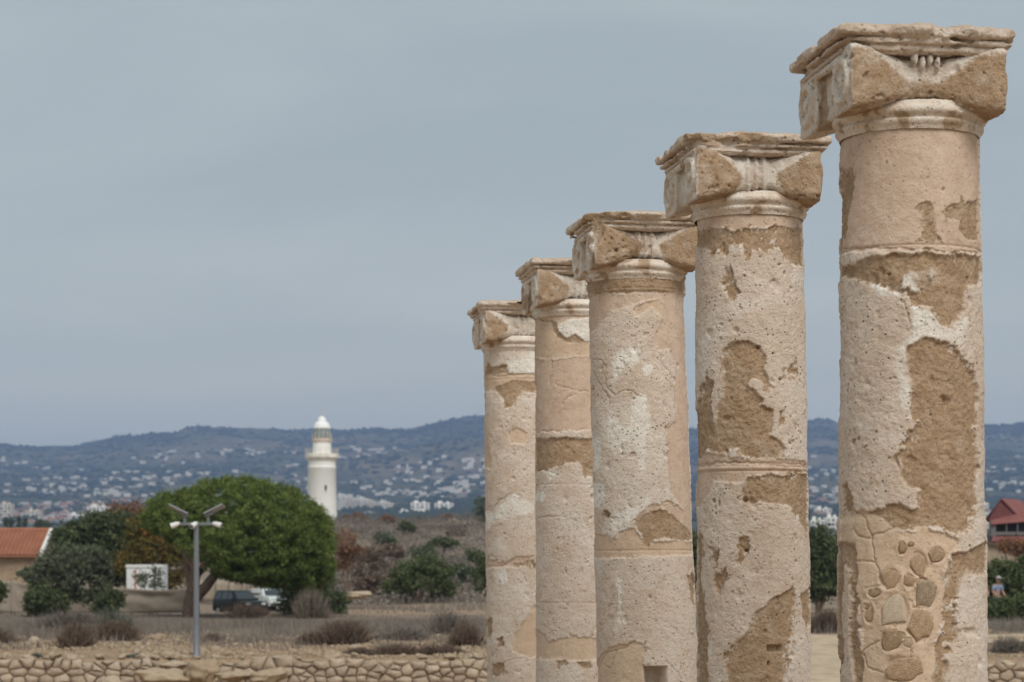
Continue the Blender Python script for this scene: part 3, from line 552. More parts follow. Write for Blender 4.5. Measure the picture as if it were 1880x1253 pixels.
    for s in (-1, 1):                                                 # scroll eyes and rims on both ends
        for yy in (-.262, .262):
            rr = np.sqrt((y - yy) ** 2 + (z - .172) ** 2); xx = np.abs(x - s * .352)
            rim = np.sqrt((rr - .088) ** 2 + xx ** 2) - .020; eye = np.sqrt((rr / 1.6) ** 2 + xx ** 2) - .020
            F = smin(F, np.minimum(rim, eye), .008)
        can = np.sqrt(((x - s * .352) / .4) ** 2 + ((z - .235)) ** 2); rimc = np.maximum(np.sqrt((x - s * .352) ** 2 + (z - .272) ** 2) - .016, np.abs(y) - .24); F = smin(F, rimc, .01)
    F = chip(F, x, y, z)
    if ci == 1:                                                       # broken leaf tips left in the hollow of the near capital
        for k in range(4):
            px_ = -.045 + k * .034; d = np.sqrt(((x - px_) / .014) ** 2 + ((y + .325) / .03) ** 2 + ((z - .268 + .02 * (k % 2)) / .035) ** 2) - 1; F = smin(F, d * .014, .006)
        for px_, pz_ in ((.135, .226), (.30, .23)): F = -smin(-F, np.sqrt((x - px_) ** 2 + (y + .34) ** 2 + (z - pz_) ** 2) - .022, .004)
    if ci == 3:
        for px_, pz_ in ((-.155, .21), (-.155, .165), (-.205, .145), (-.135, .168)): F = -smin(-F, np.sqrt((x - px_) ** 2 + ((y + .36) / 2.5) ** 2 + (z - pz_) ** 2) - .014, .003)
    finish('cushion', F, lo, None, 'cushion')
    # echinus and astragal turned round the neck
    pr = [(-.030, rads[0] + .002), (-.012, rads[0] + .010), (-.004, rads[0] + .018), (.006, rads[0] + .022), (.014, rads[0] + .022), (.020, rads[0] + .010), (.030, rads[0] + .020), (.036, rads[0] + .030), (.048, rads[0] + .037), (.062, rads[0] + .036), (.076, rads[0] + .024), (.096, rads[0] + .014), (.10, rads[0] - .01)]
    zz = np.arange(-.030, .10, h * .8); rr = np.interp(zz, [p[0] for p in pr], [p[1] for p in pr]); rr = np.convolve(np.pad(rr, 1, mode='edge'), [.1, .8, .1], 'valid')
    th = np.arange(0, 2 * math.pi, h / .34); T, Z = np.meshgrid(th, zz); n = len(th)
    V = np.stack([rr[:, None] * np.cos(T), rr[:, None] * np.sin(T), Z], -1).reshape(-1, 3)
    i = np.arange(len(zz) - 1)[:, None] * n; j = np.arange(n)[None, :]; Fq = np.stack([i + j, i + (j + 1) % n, i + n + (j + 1) % n, i + n + j], -1).reshape(-1, 4)
    V = weather(V, Fq, seed + 3, .5); o = mesh_obj('echinus', V, Fq, M['column'], cap, smooth=True)
    m = np.zeros((len(V), 4), dtype=np.float32); nn = fbm(V[:, 0] + seed, V[:, 1], V[:, 2], 6, 3); m[:, 1] = np.clip(.35 + 1.3 * nn, 0, .8); m[:, 0] = sstep(.16, .22, -nn) * .8; m[:, 3] = .3 * (1 - m[:, 0])
    set_color_attr(o.data, 'mask', m)
    return cap
CLAB = {1: 'nearest and largest weathered column, at the right, rubble stones showing in its lower shaft', 2: 'second nearest weathered column, big tan bare stone patches on its pitted cream stucco',
        3: 'middle column of the five, white plaster smears and a square socket near the bottom', 4: 'fourth column of the row, pinkish upper shaft, half hidden behind the middle column',
        5: 'farthest and smallest looking column, at the left end of the row'}
for ci in COLS:
    xt, xb, Y, rads, ztop = COLS[ci]; cap_z = ztop - .386
    root = empty('stone_column', (xt, Y, cap_z)); tag(root, CLAB[ci], 'column', 'row of ancient columns', kind='thing')
    make_shaft(ci, root, cap_z); make_capital(ci, root)
    if ci == 1: col1 = (root, cap_z, rads, xt, xb)
# rubble let into the mortar of the near column, each stone its own piece
def pebble(seed, n=2, jit=.16, p=3., cut=(.66, .92), ncut=9):
    bm = bmesh.new(); bmesh.ops.create_icosphere(bm, subdivisions=n, radius=1); rnd = random.Random(seed)
    pl = [(Vector((rnd.gauss(0, 1), rnd.gauss(0, 1), rnd.gauss(0, 1))).normalized(), rnd.uniform(*cut)) for _ in range(ncut)]; sh = Vector((rnd.uniform(-50, 50), rnd.uniform(-50, 50), 0))
    for v in bm.verts:
        d = v.co.normalized(); q = (abs(d.x) ** p + abs(d.y) ** p + abs(d.z) ** p) ** (-1 / p)
        for nn, dd in pl:
            c = d.dot(nn)
            if c > .05: q = min(q, dd / c)
        v.co = d * q * (1 + jit * (noise.noise(d * 2.2 + sh) + .6 * noise.noise(d * 5 + sh)))
    me = bpy.data.meshes.new('stone'); bm.to_mesh(me); bm.free()
    me.polygons.foreach_set('use_smooth', np.ones(len(me.polygons), dtype=bool)); return me
def slab_stone(seed, n=None, poly=None, rough=.05):
    """a split stone: ragged outline in x,z, faceted face towards -y"""
    rnd = random.Random(seed)
    if poly is None:
        n = n or rnd.randint(5, 7); ph = rnd.uniform(0, 6); poly = []
        for i in range(n):
            a = ph + 2 * math.pi * (i + rnd.uniform(-.32, .32)) / n; q = rnd.uniform(.74, 1.2); poly.append((q * math.cos(a), q * math.sin(a)))
    pts = []
    for i, (a, b) in enumerate(poly):
        c, d = poly[(i + 1) % len(poly)]; pts += [(a, b), ((a + c) / 2 + rnd.uniform(-rough, rough), (b + d) / 2 + rnd.uniform(-rough, rough))]
    cx_, cz_ = sum(p[0] for p in pts) / len(pts), sum(p[1] for p in pts) / len(pts); n = len(pts); V = []
    tx, tz = rnd.uniform(-.25, .25), rnd.uniform(-.25, .25)
    for sc_, y in ((.98, 1.), (1., -.15), (.965, -.60), (.78, -.80)):
        for (a, b) in pts:
            jx = rnd.uniform(-rough, rough) * .6; V.append((cx_ + (a - cx_) * sc_ + jx, y + (tx * (a - cx_) + tz * (b - cz_) + rnd.uniform(-.06, .06)) * (y < -.3), cz_ + (b - cz_) * sc_ + jx))
    V.append((cx_, -.9 + rnd.uniform(-.06, .06), cz_)); Fc = [(r_ * n + i, r_ * n + (i + 1) % n, (r_ + 1) * n + (i + 1) % n, (r_ + 1) * n + i) for r_ in range(3) for i in range(n)] + [(3 * n + i, 3 * n + (i + 1) % n, 4 * n) for i in range(n)]
    me = bpy.data.meshes.new('stone'); me.from_pydata(V, [], Fc); me.update()
    bm = bmesh.new(); bm.from_mesh(me); bmesh.ops.recalc_face_normals(bm, faces=bm.faces)
    if bm.faces and sum(f.normal.y * f.calc_area() for f in bm.faces if f.calc_center_median().y < -.5) > 0: bmesh.ops.reverse_faces(bm, faces=bm.faces)
    bm.to_mesh(me); bm.free(); me.polygons.foreach_set('use_smooth', np.ones(len(me.polygons), dtype=bool)); me.set_sharp_from_angle(angle=R(62)); return me
TONES = {'t': simple_mat('tan_rubble', (.42, .295, .185), .95, .3, 4, bump=.35), 'o': simple_mat('ochre_rubble', (.50, .350, .225), .95, .28, 4, bump=.35), 'g': simple_mat('grey_rubble', (.40, .305, .215), .95, .3, 4, bump=.4),
         'w': simple_mat('white_rubble', (.64, .52, .40), .9, .15, 4, bump=.3), 'b': simple_mat('buff_rubble', (.55, .415, .290), .95, .2, 4, bump=.3)}
root1, cz1, rads1, xt1, xb1 = col1
for k, (a, z, w_, h_, tone) in enumerate(EMBEDDED):
    me = slab_stone(100 + k, rough=.13); me.materials.append(TONES[tone]); t = R(a); r_ = np.interp(z, [2.4, 3.2, cz1], [rads1[2], rads1[1], rads1[0]]) - .013
    xa = (z - cz1) * (xt1 - xb1) / 2.4
    o = link_mesh('embedded_stone', me, root1, (xa + r_ * math.sin(t), -r_ * math.cos(t), z - cz1), (0, 0, t), (w_ * 1.12, .017, h_ * 1.12))
    o.rotation_euler.y = R((k * 37) % 31 - 15)
# ------------------------------------------------------------------ terrain
SKY_PX = [(-900, 205), (-400, 222), (0, 221), (60, 219), (130, 216), (180, 224), (230, 234), (325, 238), (345, 246), (400, 248), (480, 246), (560, 243), (620, 246), (700, 246), (760, 247), (800, 256), (830, 265), (885, 271), (960, 268), (1100, 255), (1280, 250), (1490, 256), (1520, 258), (1545, 251), (1810, 250), (1880, 250), (2300, 236), (2800, 220)]
FAR_Y = [300, 420, 800, 1500, 2500, 3500, 4500, 5500, 6000, 6500, 7200, 9000, 10400]; FAR_S = [.16, .18, .18, .25, .37, .52, .70, .90, 1.0, .985, .93, .70, .50]
def G(x, y):
    x = np.asarray(x, dtype=np.float64); y = np.asarray(y, dtype=np.float64); yy = np.maximum(y, 1.); px = 940 + FPX * x / yy
    base = np.interp(y, [22, 34, 54.9, 55.5], [GROUND_NEAR, -.9, -.9, 0.])
    ramp = np.interp(y, [22, 34, 46, 70], [GROUND_NEAR, -.7, -.60, 0.])
    wgt = sstep(4.6, 5.6, x) * sstep(11.6, 10.8, x); z = base * (1 - wgt) + ramp * wgt
    z = z + .10 * fbm(x, y, 0, .35, 3) * sstep(56, 62, y) + .35 * fbm(x, y, 3, .06, 3) * sstep(90, 130, y)
    amp = np.interp(px, [-400, 0, 230, 420, 560, 640, 720, 780, 880, 1000, 1300, 1500, 1900], [4.2, 4.4, 5.0, 6.8, 8.0, 8.4, 8.0, 8.2, 8.7, 8.5, 6.3, 5.0, 5.5])
    z = z + amp * sstep(118, 310, y) * (1 + .10 * fbm(x, y, 9, .02, 3)) + .5 * fbm(x, y, 5, .08, 3) * sstep(130, 200, y)
    z = z - .75 * np.exp(-((x + 15.5) / 4.5) ** 2 - ((y - 130) / 14) ** 4)
    e = np.interp(px, [p[0] for p in SKY_PX], [p[1] for p in SKY_PX]); ef = e * np.interp(y, FAR_Y, FAR_S)
    spur = np.interp(px, [200, 400, 500, 600, 800, 900, 1200, 1600], [120, 152, 172, 192, 213, 222, 205, 180]) * np.exp(-((y - 4500) / 620) ** 2)
    ef = np.maximum(ef, spur); far = 2.4 + ef * yy / FPX
    rid = 1 - np.abs(fbm(x, y, 1, 1 / 900, 4)) * 2
    far = far + (30 * (rid - .75) + 14 * fbm(x, y, 2, 1 / 260, 3) + 9 * fbm(x, y, 8, 1 / 75, 2)) * sstep(2200, 4200, y)
    t = sstep(310, 440, y); return z * (1 - t) + far * t
def gz(x, y): return float(G(np.array([x]), np.array([y]))[0])
def ground_sheet(name, ys, nx, mat, spread):
    u = np.linspace(-1, 1, nx); u = np.sign(u) * (.55 * np.abs(u) + .45 * np.abs(u) ** 3)
    Y, U = np.meshgrid(ys, u, indexing='ij'); X = U * (spread + .42 * np.maximum(Y, 0)); Z = G(X, Y)
    n = nx; i = np.arange(len(ys) - 1)[:, None] * n; j = np.arange(n - 1)[None, :]
    Fq = np.stack([i + j, i + j + 1, i + n + j + 1, i + n + j], -1).reshape(-1, 4); V = np.stack([X, Y, Z], -1).reshape(-1, 3)
    o = mesh_obj(name, V, Fq, mat, smooth=True); return o, V
k = NT('dry_earth', .97, .08); P_ = k.tc.outputs['Object']
at_ = k.n('ShaderNodeAttribute', attribute_name='bare'); n1 = k.noise(.22, 6, .6); n2 = k.noise(2.6, 6, .65); n3 = k.noise(14, 4, .6)
earth = k.ramp(n2, [(.3, (.270, .180, .112)), (.55, (.400, .278, .180)), (.75, (.480, .365, .262))])
lit = k.ramp(n2, [(.3, (.150, .124, .100)), (.55, (.220, .185, .150)), (.78, (.290, .245, .195))])
c = k.mix(k.math('ADD', at_.outputs['Fac'], k.math('MULTIPLY', k.math('SUBTRACT', n1, .5), 1.1)), lit, earth)
c = k.mix(k.ramp(n3, [(.52, 0.), (.75, .5)]), c, (.46, .37, .27)); c = k.mix(k.ramp(n3, [(.22, .6), (.42, 0.)]), c, (.10, .08, .055))
k.color(c); k.bump(k.math('ADD', n2, n3), .9, .06); M['earth'] = k.m
k = NT('hill_scrub', .97, .05); n1 = k.noise(1 / 420, 6, .62); n2 = k.noise(1 / 60, 6, .68); n3 = k.noise(1 / 16, 3, .6)
c = k.ramp(n2, [(.30, (.030, .040, .020)), (.46, (.055, .062, .032)), (.58, (.115, .100, .058)), (.74, (.21, .165, .105))])
c = k.mix(k.ramp(n1, [(.46, 0.), (.62, .75)]), c, k.ramp(n2, [(.35, (.13, .105, .065)), (.65, (.27, .215, .145))])); c = k.mix(k.ramp(n3, [(.36, .75), (.50, 0.)]), c, (.028, .036, .018)); k.color(c); M['hill'] = k.m
ys = np.concatenate([np.array([-200, -100, -40, -10, 5]), np.arange(12, 54, 2.), np.arange(54, 80, .35), np.arange(80, 130, .9), np.arange(130, 320, 2.2), np.arange(320, 462, 10)])
go, V = ground_sheet('ground', ys, 260, M['earth'], 60); tag(go, kind='structure')
bare = sstep(52, 46, V[:, 1]) * .6 + sstep(80, 68, V[:, 1]) * .8 + .55 * np.exp(-((V[:, 1] - 112) / 12) ** 2) * sstep(-12, -8, V[:, 0]) + .18; a = go.data.attributes.new('bare', 'FLOAT', 'POINT'); a.data.foreach_set('value', bare.astype(np.float32))  # unseen near ground set barer and paler to bounce light under the capitals
ys2 = np.concatenate([np.array([460.]), np.geomspace(500, 2300, 24), np.geomspace(2400, 7200, 210), np.geomspace(7400, 10300, 14)])
ho, _ = ground_sheet('hills', ys2, 330, M['hill'], 60); tag(ho, kind='structure')
# sandy track through the gap in the wall and across behind it
M['sand'] = simple_mat('sandy_track', (.46, .36, .255), .97, .22, 1.6, .08, bump=.02)
xs = np.linspace(3.2, 24, 60); yv = np.concatenate([np.linspace(36, 66.8, 40), np.linspace(66.4, 74, 20)])
Y, X = np.meshgrid(yv, xs, indexing='ij'); row = np.arange(60)[:, None]; X = np.where(row < 40, 5.2 + (X - 3.2) * 5.8 / 20.8, X); Z = G(X, Y) + np.where(row < 40, .025, .033); n = 60
i = np.arange(len(yv) - 1)[:, None] * n; j = np.arange(n - 1)[None, :]
keep = np.ones((len(yv) - 1, n - 1), dtype=bool); keep[39] = False
Fq = np.stack([i + j, i + j + 1, i + n + j + 1, i + n + j], -1)[keep]
tag(mesh_obj('path', np.stack([X, Y, Z], -1).reshape(-1, 3), Fq, M['sand'], smooth=True), kind='structure')

# ------------------------------------------------------------------ dry stone wall
rnd = random.Random(5)
M['joint'] = simple_mat('earth_fill', (.22, .165, .11), .98, .3, 9)
def clip_half(poly, mx, mz, nx, nz):
    res = []
    for i in range(len(poly)):
        p, q = poly[i], poly[(i + 1) % len(poly)]; dp = (p[0] - mx) * nx + (p[1] - mz) * nz; dq = (q[0] - mx) * nx + (q[1] - mz) * nz
        if dp <= 0: res.append(p)
        if dp * dq < 0: t = dp / (dp - dq); res.append((p[0] + (q[0] - p[0]) * t, p[1] + (q[1] - p[1]) * t))
    return res
def stone_wall(x0, x1, y, ztop, rows, label, seed):
    """each stone is the cell of its own seed point, so that the pieces fit like hand laid rubble"""
    rnd = random.Random(seed); root = empty('stone_wall', ((x0 + x1) / 2, y, ztop - .5)); tag(root, label, 'wall', kind='thing'); ox = root.location
    MB().box((0, .315, -.16), (x1 - x0 + .1, .5, 1.02)).build('fill', M['joint'], root)
    seeds = []; z = ztop - .10
    for r_ in range(rows):
        x = x0 + rnd.uniform(0, .3)
        while x < x1:
            wd = rnd.choice([rnd.uniform(.17, .26), rnd.uniform(.26, .42), rnd.uniform(.36, .58)]); seeds.append((x + wd / 2, z + rnd.uniform(-.075, .075)))
            if rnd.random() < .12: seeds.append((x + wd / 2 + .05, z + .11))
            x += wd
        z -= rnd.uniform(.19, .24)
    for sx_, sz_ in seeds:
        poly = [(sx_ - .5, sz_ - .3), (sx_ + .5, sz_ - .3), (sx_ + .5, sz_ + .3), (sx_ - .5, sz_ + .3)]
        for qx, qz in seeds:
            if (qx, qz) == (sx_, sz_) or abs(qx - sx_) > .95 or abs(qz - sz_) > .6: continue
            poly = clip_half(poly, (qx + sx_) / 2, (qz + sz_) / 2, qx - sx_, (qz - sz_) * 2.2)
            if len(poly) < 3: break
        top = ztop + rnd.uniform(-.07, .05) + .16 * noise.noise(Vector((sx_ * .45, seed, 0))); poly = clip_half(poly, 0, top, 0, 1) if len(poly) >= 3 else poly
        if len(poly) < 3: continue
        cx_, cz_ = sum(p[0] for p in poly) / len(poly), sum(p[1] for p in poly) / len(poly); w_ = max(p[0] for p in poly) - min(p[0] for p in poly); h_ = max(p[1] for p in poly) - min(p[1] for p in poly)
        if w_ < .07 or h_ < .06: continue
        k = 1 - .009 / max(min(w_, h_), .1); me = slab_stone(rnd.random(), poly=[((p[0] - cx_) * k * rnd.uniform(.95, 1.02), (p[1] - cz_) * k * rnd.uniform(.95, 1.02)) for p in poly], rough=.012)
        for v in me.vertices: v.co.y = v.co.y * .12
        me.materials.append(M['wall_stone']); link_mesh('stone', me, root, (cx_ - ox.x, rnd.uniform(.06, .14), cz_ - ox.z))
stone_wall(-13.6, 4.5, 55, .03, 4, 'long dry stone wall along the bottom, from the left edge to the columns', 11)
stone_wall(11.4, 14.2, 55, .0, 4, 'short piece of dry stone wall right of the nearest column', 12)
# fallen blocks and boulders in front of the wall
BOULD = [pebble(40 + i, 4, .22, 3.2, (.55, .85), 14) for i in range(4)]
for s_ in BOULD: s_.materials.append(M['pale_stone'])
for i, (px, y, w_, h_, Y, lab) in enumerate([(300, 1246, 62, 26, 53.6, 'broad flat boulder against the wall, left of the lamp post foot'), (368, 1238, 38, 30, 53.4, 'upright pale boulder at the foot of the lamp post'), (318, 1222, 34, 10, 54.3, 'thin slab lying on the wall top left of the lamp post'), (205, 1258, 26, 16, 53.4, 'pale crumbled boulder low at the bottom left'),
                                            (432, 1242, 40, 14, 53.6, 'long dark undercut boulder just right of the lamp post'), (485, 1246, 42, 18, 53.2, 'low boulder in front of the wall, third from the lamp post'), (805, 1192, 16, 9, 61, 'rounded grey boulder on the bank above the wall, left of the columns'), (850, 1198, 10, 9, 60, 'small upright block on the bank near the last column')]):
    p = at(px, y, Y); s_ = Y / FPX
    tag(link_mesh('boulder', BOULD[i % 4], None, p, (rnd.uniform(-.1, .1), rnd.uniform(-.12, .12), rnd.uniform(-.3, .3)), (w_ * s_, w_ * s_ * .7, h_ * s_)), lab, 'boulder', 'boulders by the wall')
for i in range(26):
    px = rnd.uniform(0, 890); x = (px - 940) * 55.2 / FPX; s_ = rnd.uniform(.07, .15)
    tag(link_mesh('cap_stone', BOULD[i % 4], None, (x, 55.25 + rnd.uniform(-.12, .25), .03 + s_ * .3), (rnd.uniform(-.3, .3), rnd.uniform(-.3, .3), rnd.uniform(0, 6)), (s_ * 1.4, s_ * 1.1, s_ * .7)), 'loose stone lying on top of the long dry stone wall', 'stone', 'loose stones on top of the wall')
# loose stones on the bank: the larger ones singly, the chips as one sheet
LOOSE = [pebble(70 + i, 2, .2, 2.6, (.55, .9), 10) for i in range(6)]
for s_ in LOOSE: s_.materials.append(M['pale_stone'])
for i in range(240):
    Y = 56.2 + 17 * rnd.random() ** 1.5; px = rnd.uniform(-5, 900) if rnd.random() < .6 else rnd.choice([rnd.gauss(60, 25), rnd.gauss(330, 60), rnd.gauss(280, 40)])
    x = (px - 940) * Y / FPX; s_ = rnd.uniform(.05, .12) * (1.8 if rnd.random() < .14 else 1)
    tag(link_mesh('loose_stone', LOOSE[i % 6], None, (x, Y, gz(x, Y) + s_ * .25), (rnd.uniform(-.4, .4), rnd.uniform(-.4, .4), rnd.uniform(0, 6)), (s_ * 1.3, s_ * 1.1, s_ * .8)), 'loose pale stone lying on the earth bank behind the wall', 'stone', 'loose stones on the bank')
def scatter_chips(n, seed):
    r_ = np.random.RandomState(seed); Y = 55.8 + 22 * r_.rand(n) ** 1.4; px = np.where(r_.rand(n) < .75, r_.uniform(-20, 900, n), r_.uniform(1780, 1920, n)); X = (px - 940) * Y / FPX
    s = r_.uniform(.012, .06, n) * np.clip(.7 + 2.2 * fbm(X, Y, 6, .5, 2), .25, 1.5); Z = G(X, Y) + s * .3; b = np.array([(1, 0, 0), (-1, 0, 0), (0, 1, 0), (0, -1, 0), (0, 0, 1), (0, 0, -1)]) * np.array([1.3, 1, .8])
    V = np.stack([X, Y, Z], 1)[:, None] + (b[None] * r_.uniform(.6, 1.3, (n, 6, 1)) + r_.normal(0, .2, (n, 6, 3))) * s[:, None, None]
    f = np.array([(0, 2, 4), (2, 1, 4), (1, 3, 4), (3, 0, 4), (2, 0, 5), (1, 2, 5), (3, 1, 5), (0, 3, 5)])
    return V.reshape(-1, 3), (f[None] + np.arange(n)[:, None, None] * 6).reshape(-1, 3)
tag(mesh_obj('gravel', *scatter_chips(8000, 3), M['pale_stone']), 'fine stone chips strewn over the earth bank', 'gravel', kind='stuff')

# ------------------------------------------------------------------ plants
def leaf_mesh(name, pts, size, tint, mat, parent, seed, flat=0., aspect=.5):
    r_ = np.random.RandomState(seed); n = len(pts); a = r_.normal(size=(n, 3)); b = r_.normal(size=(n, 3)); a[:, 2] *= 1 - flat
    a /= np.linalg.norm(a, axis=1)[:, None]; b -= a * (a * b).sum(1)[:, None]; b /= np.linalg.norm(b, axis=1)[:, None]
    s = (size * r_.uniform(.6, 1.3, n))[:, None]
    V = np.stack([pts - a * s, pts + b * s * aspect, pts + a * s, pts - b * s * aspect], 1).reshape(-1, 3)
    o = mesh_obj(name, V, np.arange(4 * n).reshape(-1, 4), mat, parent)
    t = o.data.attributes.new('tint', 'FLOAT', 'POINT'); t.data.foreach_set('value', np.repeat(np.clip(tint, 0, 1), 4).astype(np.float32)); return o
def crown_points(blobs, per, spread, seed, shell=.30, reject=None):
    """blobs: (centre, radii, clumps); leaves gather in clumps near the surface of each blob"""
    r_ = np.random.RandomState(seed); P, T = [], []
    for (c, rd, ncl) in blobs:
        d = r_.normal(size=(ncl, 3)); d /= np.linalg.norm(d, axis=1)[:, None]; q = 1 - shell * r_.rand(ncl) ** 1.4 * 1.6
        cc = np.array(c) + d * np.array(rd) * q[:, None]
        if reject is not None: cc = cc[~reject(cc)]
        ct = r_.normal(.5, .16, len(cc))
        p = cc[:, None] + r_.normal(size=(len(cc), per, 3)) * spread * r_.uniform(.6, 1.25, (len(cc), 1, 1)) * np.array([1, 1, .72]); P.append(p.reshape(-1, 3)); T.append((ct[:, None] + r_.normal(0, .16, (len(cc), per))).ravel())
    return np.concatenate(P), np.concatenate(T)
def pxb(px, y, rx, ry, Y, depth=None, n=None):
    s = Y / FPX; dp = depth if depth else rx * s * .9
    if n is None: n = int(10 + rx * ry / 22)
    return (tuple(at(px, y, Y)), (rx * s, dp, ry * s), n)
SEED = [200]
def plant(name, label, cat, Y, base_px, blobs, mat, per=40, spread=.16, leaf=.10, group=None, trunk=None, reject=None, sparse=False, stem_r=.09, shell=.3):
    SEED[0] += 1; bx = (base_px - 940) * Y / FPX; g = gz(bx, Y); root = empty(name, (bx, Y, g)); tag(root, label, cat, group)
    bl = [pxb(*b[:4], Y, *(b[4:])) for b in blobs]
    P, T = crown_points(bl, per, spread, SEED[0], shell, reject); ok = P[:, 2] > g - .02; P, T = P[ok], T[ok]
    cr = leaf_mesh('crown', P - np.array([bx, Y, g]), np.full(len(P), leaf), T, mat, root, SEED[0])
    m = MB(); r_ = random.Random(SEED[0])
    if trunk:
        for pts, rr in trunk: m.tube([at(a, b, Y) - Vector((bx, Y, g)) for a, b in pts], rr, 9)
    else:
        for b in bl[:6]:
            c = Vector(b[0]) - Vector((bx, Y, g)); mid = c * .5 + Vector((r_.uniform(-.2, .2), r_.uniform(-.2, .2), .1)); m.tube([(r_.uniform(-.1, .1), 0, -.1), mid, c], [stem_r, stem_r * .7, stem_r * .3], 6)
    m.build('trunk', M['bark'], root, smooth=True); return root
def pine_reject(c):
    px = 940 + FPX * c[:, 0] / c[:, 1]; y = 1036 - FPX * (c[:, 2] - CAMZ) / c[:, 1]
    return (y > np.interp(px, [250, 300, 345, 400, 450, 520, 560, 620], [966, 984, 1014, 1056, 1070, 1080, 1090, 1070])) 
plant('umbrella_pine', 'broad umbrella pine with dense dome crown, left of the white lighthouse', 'tree', 100, 345,
      [(440, 990, 172, 113, 4.6, 1900), (500, 1015, 116, 92, 3.2, 750), (540, 1040, 74, 56, 2.0, 170), (400, 1010, 95, 58, 2.6, 170), (322, 945, 58, 42, 2.2, 150), (300, 955, 38, 22, 1.4, 50), (470, 1060, 75, 34, 2.0, 120), (420, 1000, 130, 70, 3.4, 200), (352, 968, 24, 12, .8, 16)],
      M['pine'], per=70, spread=.12, leaf=.060, reject=pine_reject, shell=.12,
      trunk=[([(350, 1136), (351, 1105), (355, 1080), (357, 1040), (352, 1000)], [.44, .36, .30, .20, .12]), ([(358, 1098), (378, 1078), (402, 1046), (440, 1000), (470, 960)], [.28, .24, .2, .15, .09]), ([(357, 1075), (372, 1045), (384, 1010), (410, 960)], [.28, .2, .16, .09]), ([(356, 1045), (330, 1000), (305, 965)], [.2, .13, .07]), ([(352, 1085), (341, 1040), (340, 1000)], [.2, .13, .08]), ([(402, 1046), (470, 1030), (540, 1040)], [.18, .12, .06])])
plant('evergreen_tree', 'dark evergreen tree between the tiled house and the umbrella pine', 'tree', 118, 190, [(150, 995, 45, 40), (205, 980, 52, 42), (245, 1000, 42, 52), (125, 1010, 35, 32), (200, 1035, 58, 48), (175, 960, 25, 18), (120, 985, 22, 14)], M['dark_leaf'], 46, .2, .11, trunk=[([(195, 1130), (195, 1060), (200, 990)], [.3, .22, .1])])
plant('bare_tree', 'rust brown half bare treetop at the left shoulder of the umbrella pine', 'tree', 124, 235, [(215, 948, 26, 22), (243, 942, 26, 20), (225, 965, 40, 22), (265, 955, 24, 20)], M['rust_leaf'], 26, .2, .085, trunk=[([(235, 1120), (232, 1030), (225, 950)], [.2, .14, .05]), ([(232, 1030), (250, 980), (258, 940)], [.12, .08, .03])])
plant('turning_tree', 'yellow and orange leaved tree beneath the left edge of the umbrella pine', 'tree', 114, 290, [(258, 985, 26, 34), (285, 1005, 34, 36), (312, 1040, 34, 40), (330, 1010, 26, 30), (228, 1035, 14, 30), (300, 1065, 26, 14), (250, 1025, 16, 14, .5)], M['autumn_leaf'], 30, .2, .09, trunk=[([(320, 1130), (305, 1060), (285, 1000)], [.16, .12, .05])])
plant('olive_shrub', 'large grey green olive shrub in front of the tiled house', 'shrub', 101, 120, [(130, 1035, 62, 38), (100, 1062, 52, 36), (155, 1068, 56, 42), (170, 1030, 34, 28), (60, 1052, 24, 12)], M['olive_leaf'], 40, .15, .085, trunk=[([(120, 1135), (122, 1090), (130, 1040)], [.14, .1, .05])])
plant('sapling', 'thin leafy sapling in front of the white cabin', 'shrub', 107, 275, [(268, 1068, 16, 14, .4, 12), (284, 1052, 14, 12, .4, 9), (256, 1058, 10, 10, .3, 5), (290, 1072, 12, 10, .4, 8)], M['olive_leaf'], 22, .14, .075, stem_r=.04)
plant('shrub', 'dark low shrub under the olive shrub at the left', 'shrub', 99.5, 75, [(78, 1100, 32, 30), (62, 1112, 18, 22), (100, 1108, 24, 24)], M['dark_leaf'], 34, .13, .085)
plant('shrub', 'small dark shrub in front of the fabric fence', 'shrub', 99, 200, [(200, 1102, 26, 26), (190, 1112, 20, 18), (212, 1098, 14, 12)], M['dark_leaf'], 34, .12, .08)
plant('shrub', 'dark shrub cut off by the left edge of the picture', 'shrub', 99, -8, [(-8, 1092, 14, 26), (2, 1084, 8, 12)], M['dark_leaf'], 34, .12, .08)
plant('shrub', 'dark tangled shrub under the right side of the umbrella pine', 'shrub', 106, 575, [(560, 1088, 36, 30), (600, 1100, 34, 32), (535, 1102, 24, 30), (622, 1112, 16, 20), (580, 1070, 30, 24)], M['dark_leaf'], 34, .15, .085, shell=.4)
plant('round_bush', 'round green bush on the dry slope right of the lighthouse', 'bush', 128, 770, [(775, 1062, 58, 34), (738, 1072, 36, 26), (815, 1074, 28, 24), (785, 1048, 38, 24), (745, 1050, 26, 20)], M['green_leaf'], 46, .17, .085)
plant('bush', 'green bush peeking out at the left edge of the farthest column', 'bush', 128, 892, [(890, 1062, 22, 36), (900, 1040, 20, 24)], M['green_leaf'], 40, .17, .085)
plant('slender_tree', 'thin grey green treetop just left of the farthest column', 'tree', 240, 884, [(882, 930, 9, 18), (888, 945, 12, 14)], M['olive_leaf'], 30, .28, .13, trunk=[([(886, 985), (885, 930)], [.15, .06])])
plant('rusty_bush', 'rust orange bush between the umbrella pine and the round green bush', 'bush', 138, 640, [(636, 1000, 26, 28), (650, 1020, 22, 20), (630, 1028, 18, 22)], M['rust_leaf'], 30, .2, .085)
plant('bare_bush', 'bare brown twiggy bush left of the round green bush', 'bush', 130, 685, [(676, 1050, 26, 38), (695, 1058, 20, 34), (668, 1075, 24, 24), (690, 1020, 18, 20)], M['brown_dry'], 22, .2, .09)
